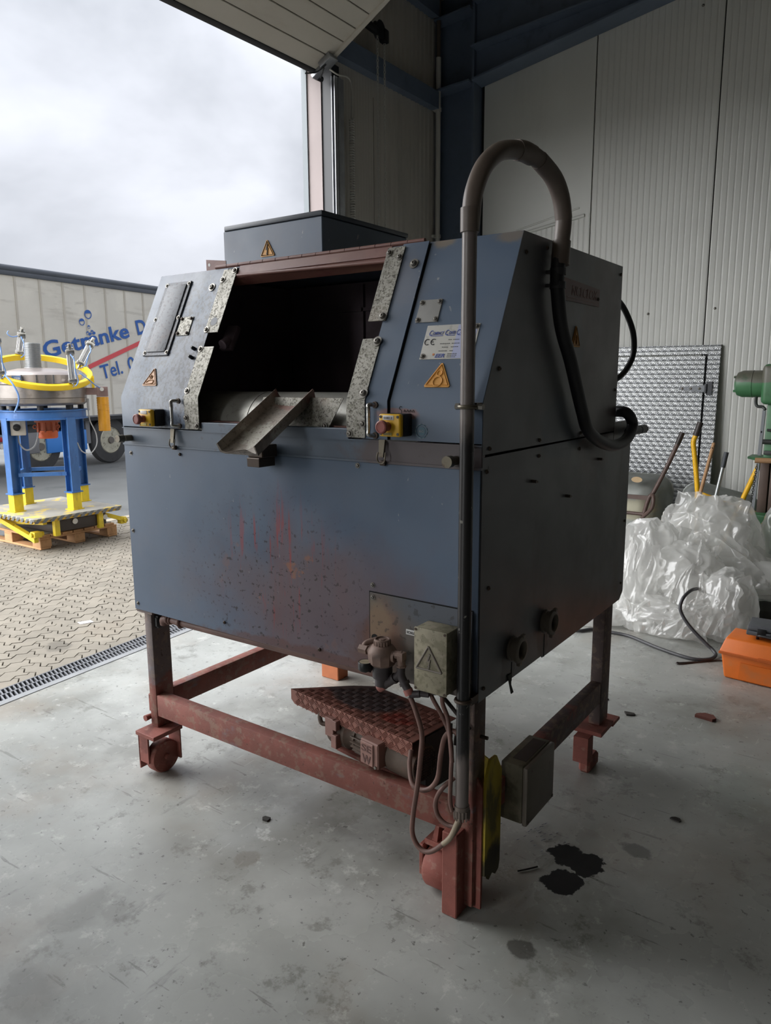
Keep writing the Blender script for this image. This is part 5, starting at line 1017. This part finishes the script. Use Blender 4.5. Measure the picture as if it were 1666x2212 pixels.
# outlet and amber sleeve
b = B(); b.obox(SP(.47, 1.535, .05), ST, SVD, ZZ, .13, .05, .036, .004); b.obox(SP(.575, 1.53, .05), ST, SVD, ZZ, .054, .054, .05, .004); oc = obj('outlet_chute', b, 'chute_pink', sv)
b = B(); b.cyl(SP(.57, 1.555, .104), SP(.57, 1.555, .112), .02); obj('knob', b, 'sticker_white', oc)
b = B(); pr = []
for k in range(14): pr += [(.058, -.025*k), (.061, -.025*k-.012)]
b.lathe([(.056, .0)]+pr+[(.058, -.35)], SP(.575, 1.475, .05), ZZ, 24); obj('amber_sleeve', b, 'amber_hose', sv)
b = B(); b.obox(SP(.49, 1.63, .1), ST, SVD, ZZ, .012, .012, .06); obj('strut', b, 'ring_yellow', sv)
# vibration motor and switch
b = B(); b.cyl(SP(.03, 1.13), SP(.03, 1.27), .085, seg=24); b.cyl(SP(.03, 1.23), SP(.03, 1.28), .12, seg=24)
for k in range(8): a = k*math.pi/4; b.obox(SP(.03, 1.19)+V((math.cos(a)*.09, math.sin(a)*.09, 0)), (math.cos(a), math.sin(a), 0), (-math.sin(a), math.cos(a), 0), ZZ, .015, .006, .06)
vm_ = obj('vibration_motor', b, 'vib_rust', sv)
b = B(); b.lathe([(.0, 1.065), (.085, 1.065), (.093, 1.075), (.096, 1.145), (.0, 1.148)], SP(.03, 0), ZZ, 32); obj('motor_cover', b, 'vib_orange', vm_)
b = B()
for u in (-.085, .125): b.torus(SP(u, 1.185, .03), SVD, .017, .006, 16, 8)
obj('eye_bolt', b, 'vib_rust', vm_)
b = B(); b.obox(SP(-.235, 1.19, .18), ST, SVD, ZZ, .068, .05, .075, .008); sb = obj('switch_box', b, 'switch_grey', sv)
b = B(); b.cyl(SP(-.245, 1.195, .23), SP(-.245, 1.195, .246), .034, seg=24); b.obox(SP(-.245, 1.195, .25), ST, SVD, ZZ, .028, .008, .008, .002); obj('rotary_switch', b, 'black_plastic', sb)
b = B(); b.obox(SP(-.245, 1.235, .231), ST, SVD, ZZ, .03, .0012, .012); obj('tag', b, 'sticker_white', sb)
b = B(); b.tube([SP(-.24, 1.115, .18), SP(-.235, 1.03, .18), SP(-.18, .965, .16), SP(-.11, .99, .12), SP(-.075, 1.06, .1), SP(-.06, 1.13, .08)], .008, 8, 6); obj('cable', b, 'wire_grey', sv)
b = B(); b.tube([SP(.43, 1.40, .05), SP(.43, 1.30, .05), SP(.44, 1.22, .05), SP(.485, 1.10, .06), SP(.48, .98, .08), SP(.41, .90, .12), SP(.33, .935, .2), SP(.29, 1.03, .3)], .006, 8, 6); b.obox(SP(.43, 1.40, .05), ST, SVD, ZZ, .012, .012, .06, .003); obj('cable', b, 'wire_grey', sv)
# scrap of paper on the pavers
b = B(); c = V((-3.575, 1.001, .003)); b.obox(c, (.45, 1, 0), (-1, .2, 0), ZZ, .043, .026, .0008); tag(obj('paper_scrap', b, 'paper', None, c), 'small white scrap of paper lying on the grey-beige pavers', 'paper')
# ------------------------------------------------------------------ hall corner: leaning sheet door
UW, NW = E2, -E1                    # along the right wall, and out of it into the hall
def RWp(d, z, o): return H(SW-o, d, z)
lean = lambda z: .20-.14*z/1.915       # distance of the sheet's front from the wall
ld = thing('insulated_door', 'dismounted insulated door faced with swirl-patterned steel leaning on the white wall', 'door', RWp(2.1, 0, .15))
def sheet(name, d0, d1, z0, z1, th, m, par): 
    b = B(); b.prism([RWp(d0, z0, lean(z0)), RWp(d1, z0, lean(z0)), RWp(d1, z1, lean(z1)), RWp(d0, z1, lean(z1))], E1*th); return obj(name, b, m, par)
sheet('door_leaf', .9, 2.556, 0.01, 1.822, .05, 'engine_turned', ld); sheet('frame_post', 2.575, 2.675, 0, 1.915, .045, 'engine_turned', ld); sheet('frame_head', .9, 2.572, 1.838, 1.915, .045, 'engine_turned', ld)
b = B(); b.prism([RWp(2.54, 0, lean(0)-.02), RWp(2.58, 0, lean(0)-.02), RWp(2.58, 1.84, lean(1.84)-.02), RWp(2.54, 1.84, lean(1.84)-.02)], E1*.02); obj('gasket', b, 'rubber', ld)
b = B(); z = 1.545; f2 = lambda d, z, o=0: RWp(d, z, lean(z)+o)
b.prism([f2(2.36, z-.012, .002), f2(2.57, z-.03, .002), f2(2.57, z+.03, .002), f2(2.36, z+.012, .002)], -E1*.008); hg = obj('strap_hinge', b, 'steel_grey', ld)
b = B(); b.prism([f2(2.585, z-.055, .0), f2(2.63, z-.055, .0), f2(2.63, z+.06, .0), f2(2.585, z+.06, .0)], -E1*.014); b.cyl(f2(2.58, z-.04, .015), f2(2.58, z+.04, .015), .012); obj('hinge_plate', b, 'case_grey', hg)
for d in (2.39, 2.46, 2.53): inst('screw', sc6, ld, frame(f2(d, z, .010), NW))
# ------------------------------------------------------------------ wheelbarrows
def tray(c, hx, hz, rot, lean_, m, parent):
    """upright barrow tray seen from below: rim towards the wall, belly towards us"""
    b = B(); rings = []
    R3 = Matrix.Rotation(rot, 3, 'Y') @ Matrix.Rotation(lean_, 3, 'X')
    def rr(hx, hz, r, y, dz=0):
        P = []
        for (sx_, sz_), a0 in (((1, 1), 0), ((-1, 1), 90), ((-1, -1), 180), ((1, -1), 270)):
            for k in range(7):
                a = math.radians(a0+k*15); P.append(V(c)+R3 @ V((sx_*(hx-r)+r*math.cos(a), y, sz_*(hz-r)+r*math.sin(a)+dz)))
        return [b.bm.verts.new(p) for p in P]
    specs = [(hx-.012, hz-.012, .12, .165), (hx+.012, hz+.012, .14, .165), (hx+.014, hz+.014, .14, .150), (hx, hz, .13, .145), (hx*.93, hz*.92, .12, .06), (hx*.84, hz*.82, .11, -.03), (hx*.72, hz*.70, .1, -.07), (hx*.4, hz*.4, .06, -.085)]
    rings = [rr(*s_) for s_ in specs]
    for A, C in zip(rings[:-1], rings[1:]):
        for i in range(28): b.bm.faces.new((A[i], A[(i+1) % 28], C[(i+1) % 28], C[i]))
    b.bm.faces.new(rings[-1]); return obj('tray', b, m, parent, ang=60)
wb = thing('wheelbarrow', 'old grey wheelbarrow with brown tube frame upended against the swirl-patterned door', 'wheelbarrow', (-.98, 4.45, 0))
tray((-.98, 4.48, .50), .335, .345, 0, math.radians(-9), 'tray_grey', wb)
b = B(); b.cyl((-.868, 4.40, .806), (-.868, 4.408, .806), .03, seg=24); 
for v in b.bm.verts: v.co.x = -.868+(v.co.x+.868)*1.5; v.co.z = .806+(v.co.z-.806)*.8; v.co.y -= .0+(.0)
obj('oval_sticker', b, 'sticker_tan', wb)
for s_ in (-1, 1):
    X_ = lambda x: -.98+s_*(x+.98)
    b = B(); b.tube([(X_(-.516), 4.35, 1.212), (X_(-.558), 4.345, 1.092), (X_(-.63), 4.335, .90), (X_(-.708), 4.33, .72), (X_(-.745), 4.33, .66), (X_(-.80), 4.33, .44), (X_(-.90), 4.34, .18)], .017, 12, 4); fr = obj('frame_tube', b, 'barrow_brown', wb)
    b = B(); b.tube([(X_(-.516), 4.35, 1.213), (X_(-.548), 4.346, 1.12)], .0205, 12, 1); obj('grip', b, 'cable_dark', fr)
    b = B(); b.tube([(X_(-.72), 4.33, .70), (X_(-.695), 4.29, .69), (X_(-.70), 4.28, .60), (X_(-.77), 4.31, .52)], .016, 10, 4); obj('leg', b, 'barrow_brown', wb)
b = B(); b.box(-1.22, -.735, 4.315, 4.33, .655, .69); b.cyl((-1.20, 4.32, .535), (-.765, 4.32, .535), .014); obj('cross_bar', b, 'barrow_brown', wb)
b = B(); b.lathe([(.06, -.035), (.15, -.035), (.17, -.015), (.17, .015), (.15, .035), (.06, .035)], (-.98, 4.36, .171), FX, 28, closed=True); b.cyl((-1.04, 4.36, .171), (-.92, 4.36, .171), .065, seg=16); obj('wheel', b, 'tyre', wb)
wy = thing('wheelbarrow', 'wheelbarrow with bright yellow tube handles upended behind the clear plastic film', 'wheelbarrow', (-.27, 4.45, 0))
tray((-.30, 4.50, .44), .30, .33, math.radians(12), math.radians(-9), 'tray_grey', wy)
for pts in ([(-.389, 4.35, 1.293), (-.412, 4.345, 1.20), (-.427, 4.34, 1.14), (-.41, 4.335, 1.033), (-.371, 4.33, .761), (-.365, 4.33, .60), (-.33, 4.34, .22)], [(.075, 4.33, 1.03), (.029, 4.335, .93), (-.062, 4.34, .663), (-.10, 4.34, .55), (-.20, 4.35, .20)]):
    b = B(); b.tube(pts, .019, 12, 5); fr = obj('frame_tube', b, 'barrow_yellow', wy)
    if pts[0][2] > 1.2: b = B(); b.tube([(-.387, 4.351, 1.298), (-.414, 4.344, 1.192)], .0235, 14, 1); obj('grip', b, 'cable_dark', fr)
b = B(); b.tube([(-.365, 4.325, .755), (-.23, 4.32, .715), (-.07, 4.325, .668)], .010, 8, 1); obj('cross_bar', b, 'barrow_yellow', wy)
b = B(); b.tube([(-.075, 4.32, .672), (-.03, 4.30, .655), (.05, 4.28, .635), (.082, 4.28, .60), (.085, 4.28, .52), (.06, 4.28, .42)], .018, 12, 5); b.tube([(-.50, 4.30, .50), (-.48, 4.28, .44), (-.46, 4.28, .36)], .018, 12, 4); obj('leg', b, 'barrow_yellow', wy)
b = B(); b.lathe([(.06, -.035), (.15, -.035), (.17, -.015), (.17, .015), (.15, .035), (.06, .035)], (-.26, 4.36, .171), FX, 28, closed=True); b.cyl((-.32, 4.36, .171), (-.20, 4.36, .171), .065, seg=16); obj('wheel', b, 'tyre', wy)
b = B(); d0 = V((-.266, 4.28, 1.139)); d1 = V((-.46, 4.20, .02)); b.cyl(d1, d0, .0135, seg=12); b.dome(d0, d0-d1, .0135, .012); sh = tag(obj('broom_stick', b, 'wood_pole', None, (-.44, 4.2, .02)), 'bare wooden handle sticking up between the yellow wheelbarrow handles', 'handle')
b = B(); p_ = d0-(d0-d1).normalized()*.03; b.cyl(p_+V((0, -.0145, 0)), p_+V((0, .0145, 0)), .004, seg=8); obj('hole', b, 'hole_black', sh)
b = B(); d0 = V((-.169, 4.27, 1.079)); d1 = V((-.32, 4.19, .02)); b.cyl(d1, d0, .0135, seg=12); ap = tag(obj('shovel_handle', b, 'alu', None, (-.3, 4.19, .02)), 'aluminium handle with dark grey grip standing in the yellow wheelbarrow', 'handle')
b = B(); q = d0-(d0-d1).normalized()*.115; b.cyl(q, d0+V((0, 0, .003)), .0175, seg=14); obj('grip', b, 'grip_dark', ap)
# ------------------------------------------------------------------ green drill press at the right edge
dp_ = thing('drill_press', 'old green column drilling machine cut by the right edge behind the film', 'drill press', (.25, 4.35, 0))
b = B(); b.lathe([(.0, -.155), (.055, -.152), (.085, -.135), (.098, -.10), (.098, .045), (.0, .05)], (0, 4.32, 1.592), FX, 32); dm = obj('motor', b, 'drill_green', dp_)
b = B(); b.torus((-.03, 4.32, 1.592), FX, .098, .003, 32, 6); 
for a in (.7, 2.4, 3.9, 5.5): b.cyl((-.155, 4.32+.075*math.cos(a), 1.592+.075*math.sin(a)), (-.13, 4.32+.075*math.cos(a), 1.592+.075*math.sin(a)), .009, seg=8)
obj('motor_bolts', b, 'drill_green', dm)
b = B(); b.box(.040, .40, 4.20, 4.46, 1.445, 1.735, .035, 3); obj('head', b, 'drill_green', dp_)
b = B(); b.tube([(.0, 4.30, 1.50), (.0, 4.30, 1.455), (.015, 4.29, 1.430), (.05, 4.29, 1.425), (.07, 4.28, 1.405)], .011, 10, 5); obj('conduit', b, 'drill_dark', dp_)
b = B(); b.box(.085, .30, 4.25, 4.42, .62, 1.45, .012); obj('column', b, 'drill_green', dp_)
b = B(); b.prism([(.052, 4.28, 1.40), (.072, 4.28, 1.40), (.066, 4.28, 1.07), (.042, 4.28, 1.07)], (0, .03, 0)); b.prism([(.042, 4.285, 1.03), (.062, 4.285, 1.03), (.048, 4.285, .58), (.026, 4.285, .58)], (0, .03, 0)); sc_ = obj('scale_bar', b, 'steel_grey', dp_); b = B(); b.box(.053, .061, 4.278, 4.281, 1.235, 1.25); obj('hole', b, 'hole_black', sc_)
b = B(); b.cyl((.075, 4.24, 1.175), (.30, 4.24, 1.175), .018, seg=14); b.box(.09, .3, 4.22, 4.26, 1.08, 1.11, .005); b.cyl((.10, 4.23, 1.26), (.3, 4.23, 1.26), .010); obj('feed_shaft', b, 'drill_dark', dp_)
b = B(); b.prism([(-.014, 4.22, 1.062), (.35, 4.22, 1.062), (.35, 4.22, 1.03), (.05, 4.22, 1.034), (-.014, 4.22, 1.047)], (0, .2, 0)); obj('work_table', b, 'drill_green', dp_)
b = B(); b.box(.078, .14, 4.20, 4.26, .65, 1.03, .006); b.box(.15, .32, 4.19, 4.25, .60, 1.03, .01); obj('guide_column', b, 'drill_brown', dp_)
b = B(); b.box(.060, .45, 4.10, 4.50, .02, .655, .02); b.box(.0, .50, 4.05, 4.55, 0, .03, .005); obj('base', b, 'drill_green', dp_)
b = B()
for k in range(26):
    c = V((.058-.0012*k, 4.195, 1.0-k*.0165)); sd_ = FX if k % 2 else V((0, 1, 0)); b.tube([c+sd_*.0075*math.cos(a)+ZZ*.0115*math.sin(a) for a in (i*math.pi/4 for i in range(8))], .0026, 5, 1, closed=True)
obj('chain', b, 'drill_dark', dp_)
b = B(); b.cyl((.052, 4.13, 1.046), (.40, 4.16, 1.052), .0195, seg=18); tag(obj('round_bar', b, 'wood_pole', None, (.2, 4.14, 1.05)), 'brown round wooden bar lying across the green drill table', 'bar')
# ------------------------------------------------------------------ crumpled clear film
heap = thing('plastic_sheeting', 'big heap of crumpled clear plastic sheeting on the floor below the wheelbarrows', 'plastic sheeting', (-.15, 3.3, 0))
def crack(p):
    d_ = noise.voronoi(p)[0]; return d_[1]-d_[0]
def film(c, rad, seed, m='film', sub=6, amp=.34, zmin=.004, stretch=(1, 1, 1)):
    b = B(); bmesh.ops.create_icosphere(b.bm, subdivisions=sub, radius=1); c = V(c); o = V((seed*3.7, seed*1.9, seed*5.1))
    for v in b.bm.verts:
        p = v.co.copy(); q = V((p.x*stretch[0], p.y*stretch[1], p.z*stretch[2]))
        w = q+V((noise.noise(q*1.6+o), noise.noise(q*1.6+o*1.3), noise.noise(q*1.6+o*1.7)))*.30
        d_ = .66*(.42-crack(w*1.1+o))+.36*(.4-crack(w*2.4+o*2))+.10*(.4-crack(w*5.0+o*3))
        d_ += .45*noise.noise(p*1.2+o)
        k = 1+amp*d_
        x = V((p.x*rad[0], p.y*rad[1], p.z*rad[2]))*k+c
        if x.z < zmin: x.z = zmin+.01*max(0, noise.noise(x*14))
        v.co = x
    return obj('film_bundle', b, m, heap, ang=50)
def fold(P, seed, folds, amp, m='film', n=70, dirn=.5, sag=.05):
    """a loose sheet over the heap: a patch of four corners with sharp fan-like folds"""
    b = B(); P = [V(p) for p in P]; o = V((seed*2.3, seed*7.7, seed)); nn = (P[1]-P[0]).cross(P[3]-P[0]).normalized()
    def f(u, v):
        x = (P[0]*(1-u)+P[1]*u)*(1-v)+(P[3]*(1-u)+P[2]*u)*v
        w = V((u*folds, v*folds*dirn, 0))+o; w += V((noise.noise(w*.7), noise.noise(w*.7+o), 0))*.6
        h = (.42-crack(w))*amp+(.4-crack(w*2.3+o))*amp*.35+noise.noise(w*.5)*amp*.8
        e = .03*noise.noise(V((u*5, v*5, seed)))
        x = x+nn*(h+sag*math.sin(math.pi*u)*math.sin(math.pi*v))+V((e, e*.5, e))
        x.z = max(.006, x.z); return x
    b.grid(f, n, n); return obj('film_sheet', b, m, heap, ang=50)
film((-.10, 3.74, .47), (.29, .24, .34), 1, amp=.26, stretch=(1, 1, .7))
film((-.43, 3.34, .31), (.23, .22, .36), 2, amp=.30, stretch=(1.2, 1, .5))
film((-.19, 3.26, .24), (.28, .20, .28), 3, amp=.34, stretch=(1, 1, .8))
film((.10, 3.16, .19), (.18, .17, .24), 4, amp=.22)
film((-.27, 3.05, .09), (.27, .14, .15), 5, amp=.5)
film((.19, 3.54, .32), (.34, .16, .13), 6, amp=.40, stretch=(.6, 1, 1))
film((.32, 3.84, .42), (.15, .13, .36), 7, 'film_thin', 5, amp=.35)
film((-.70, 3.02, .05), (.20, .15, .09), 8, amp=.5, sub=5)
film((-.40, 3.78, .60), (.08, .1, .12), 9, 'film_thin', 5, amp=.3)
fold([(-.60, 3.05, .06), (-.28, 2.93, .03), (-.30, 3.12, .56), (-.58, 3.20, .68)], 11, 3.2, .085, 'film_thin', dirn=.4)
fold([(-.36, 3.02, .20), (-.02, 3.0, .16), (.02, 3.35, .52), (-.30, 3.40, .66)], 12, 2.6, .10, 'film_thin', dirn=.5)
fold([(-.34, 3.42, .50), (.34, 3.30, .26), (.42, 3.62, .36), (-.24, 3.72, .82)], 13, 2.4, .09, 'film_thin', dirn=.7, sag=.10)
fold([(-.40, 2.90, .015), (.05, 2.88, .02), (.06, 3.05, .24), (-.36, 3.05, .26)], 14, 4.0, .08, 'film_thin', dirn=.5)
fold([(.0, 2.97, .05), (.27, 3.0, .05), (.24, 3.10, .42), (.0, 3.12, .40)], 15, 2.6, .07, 'film_thin', dirn=.6)
fold([(-.36, 3.48, .50), (.16, 3.44, .44), (.14, 3.62, .80), (-.36, 3.62, .86)], 16, 2.6, .08, 'film_thin', dirn=.5, sag=.07)
b = B(); b.box(.22, .34, 3.35, 3.6, .06, .16, .02); b.box(.25, .36, 3.3, 3.55, 0, .06, .01); tag(obj('dark_rag', b, 'rag_dark', None, (.3, 3.45, 0)), 'dark folded bundle on the floor between film and toolbox', 'bundle')
# ------------------------------------------------------------------ toolbox, case, hoses on the floor
tx_ = thing('toolbox', 'orange plastic toolbox on the concrete at the right edge', 'toolbox', (.45, 2.55, 0))
XT = lambda p: V((.237+(p[0])*.995+p[1]*.09, 2.459-p[0]*.099+p[1]*.995, p[2]))
b = B(); v, f = b.hull8([XT(p) for p in ((0, 0, 0), (.44, 0, 0), (.44, .20, 0), (0, .20, 0), (-.022, -.012, .148), (.462, -.012, .148), (.462, .222, .148), (-.022, .222, .148))]); bmesh.ops.bevel(b.bm, geom=list({e for q in f for e in q.edges})+v, offset=.012, segments=3, affect='EDGES', profile=.5); obj('body', b, 'toolbox_orange', tx_)
b = B(); b.prism([XT((.075, -.0085, .012)), XT((.40, -.0085, .012)), XT((.40, -.018, .11)), XT((.085, -.018, .11))], V((0, .004, 0))); obj('front_field', b, 'toolbox_orange', tx_)
b = B(); v, f = b.hull8([XT(p) for p in ((-.030, -.018, .150), (.470, -.018, .150), (.470, .228, .150), (-.030, .228, .150), (-.008, .02, .225), (.448, .02, .225), (.448, .20, .235), (-.008, .20, .235))]); bmesh.ops.bevel(b.bm, geom=list({e for q in f for e in q.edges})+v, offset=.008, segments=2, affect='EDGES', profile=.5); obj('lid', b, 'toolbox_orange', tx_)
b = B(); b.obox(XT((.07, -.016, .147)), (.995, -.099, 0), (.09, .995, 0), ZZ, .10, .008, .007, .002, 1); b.obox(XT((.32, -.020, .150)), (.995, -.099, 0), (.09, .995, 0), ZZ, .15, .008, .009, .002, 1); obj('rim', b, 'toolbox_edge', tx_)
b = B(); b.tube([XT((.135, .09, .23)), XT((.14, .075, .252)), XT((.16, .06, .258)), XT((.30, .05, .258)), XT((.325, .06, .252)), XT((.33, .08, .232))], .008, 10, 4); obj('handle', b, 'black_plastic', tx_)
cs = thing('tool_case', 'dark grey plastic case lying on top of the orange toolbox', 'case', (.45, 2.62, .236))
b = B(); o = XT((.26, .175, .266)); b.obox(o, (.98, .05, 0), (-.05, .98, 0), ZZ, .19, .10, .012, .006); b.obox(o+V((0, 0, .026)), (.98, .05, 0), (-.05, .98, 0), ZZ, .186, .096, .012, .008); obj('shell', b, 'case_grey', cs)
b = B(); b.obox(o+V((-.11, -.102, .012)), (.98, .05, 0), (-.05, .98, 0), ZZ, .022, .005, .018, .003); b.obox(o+V((.08, -.102, .012)), (.98, .05, 0), (-.05, .98, 0), ZZ, .022, .005, .018, .003); b.obox(o+V((-.02, -.104, -.002)), (.98, .05, 0), (-.05, .98, 0), ZZ, .05, .006, .008, .003); obj('clasp', b, 'black_plastic', cs)
b = B(); b.tube([(-.95, 2.62, .012), (-.80, 2.70, .012), (-.697, 2.713, .012), (-.626, 2.80, .012), (-.499, 2.805, .012), (-.386, 2.795, .012), (-.171, 2.68, .012), (.02, 2.615, .012), (.115, 2.66, .012), (.138, 2.74, .016), (.112, 2.775, .034), (.076, 2.78, .06), (-.022, 2.79, .142), (-.079, 2.80, .211), (-.096, 2.81, .259), (-.086, 2.84, .312), (-.065, 2.95, .335), (-.05, 3.10, .31)], .0105, 12, 7); tag(obj('rubber_hose', b, 'hose_mid', None, (-.2, 2.7, 0)), 'black rubber hose looping over the concrete and up into the film heap', 'hose')
b = B(); b.tube([(.20, 2.70, .005), (.16, 2.69, .005), (.053, 2.581, .005), (-.007, 2.512, .005), (-.026, 2.508, .005), (-.026, 2.526, .005), (-.01, 2.532, .005), (.06, 2.595, .005)], .004, 8, 6); tag(obj('wire_loop', b, 'cable_dark', None, (.05, 2.55, 0)), 'thin dark wire with a small end loop beside the orange toolbox', 'wire')
# ------------------------------------------------------------------ litter on the concrete
rnd = random.Random(3)
def flake(x, y, r, m, label, name='debris'):
    b = B(); n = 7; P = [(x+r*(.5+rnd.random()*.6)*math.cos(k*2*math.pi/n), y+r*(.3+rnd.random()*.5)*math.sin(k*2*math.pi/n), .0005) for k in range(n)]; b.prism(P, (0, 0, r*.25)); return tag(obj(name, b, m, None, (x, y, 0)), label, 'litter')
flake(-.906, .022, .026, 'debris_dark', 'small dark flake on the bright floor below the front rail')
flake(.272, 1.861, .055, 'debris_red', 'reddish scrap on the floor behind the rear right foot')
flake(.373, .898, .022, 'debris_dark', 'dark crumb on the floor right of the low junction box')
flake(-.213, 1.80, .03, 'debris_dark', 'dark scrap on the floor by the rear machine leg, farther left one')
flake(-.049, 1.697, .03, 'debris_dark', 'dark scrap on the floor in front of the rear machine leg foot')
b = B(); b.tube([(.012, .285, .004), (.037, .314, .005), (.058, .345, .004)], .003, 6, 3); tag(obj('splinter', b, 'debris_dark', None, (.037, .314, 0)), 'thin dark splinter on the floor left of the black oil stain', 'litter')
b = B()
for k in range(26):
    x, y = .0+rnd.gauss(.02, .05), .50+rnd.gauss(0, .035); b.tube([(x, y, .003), (x+.006, y+.004, .006), (x+.01*rnd.random(), y+.012, .003)], .0015, 4, 3)
o = tag(obj('metal_shavings', b, 'galvanised', None, (.02, .5, 0)), 'fine metal shavings scattered on the floor under the low junction box', 'shavings'); o['kind'] = 'stuff'
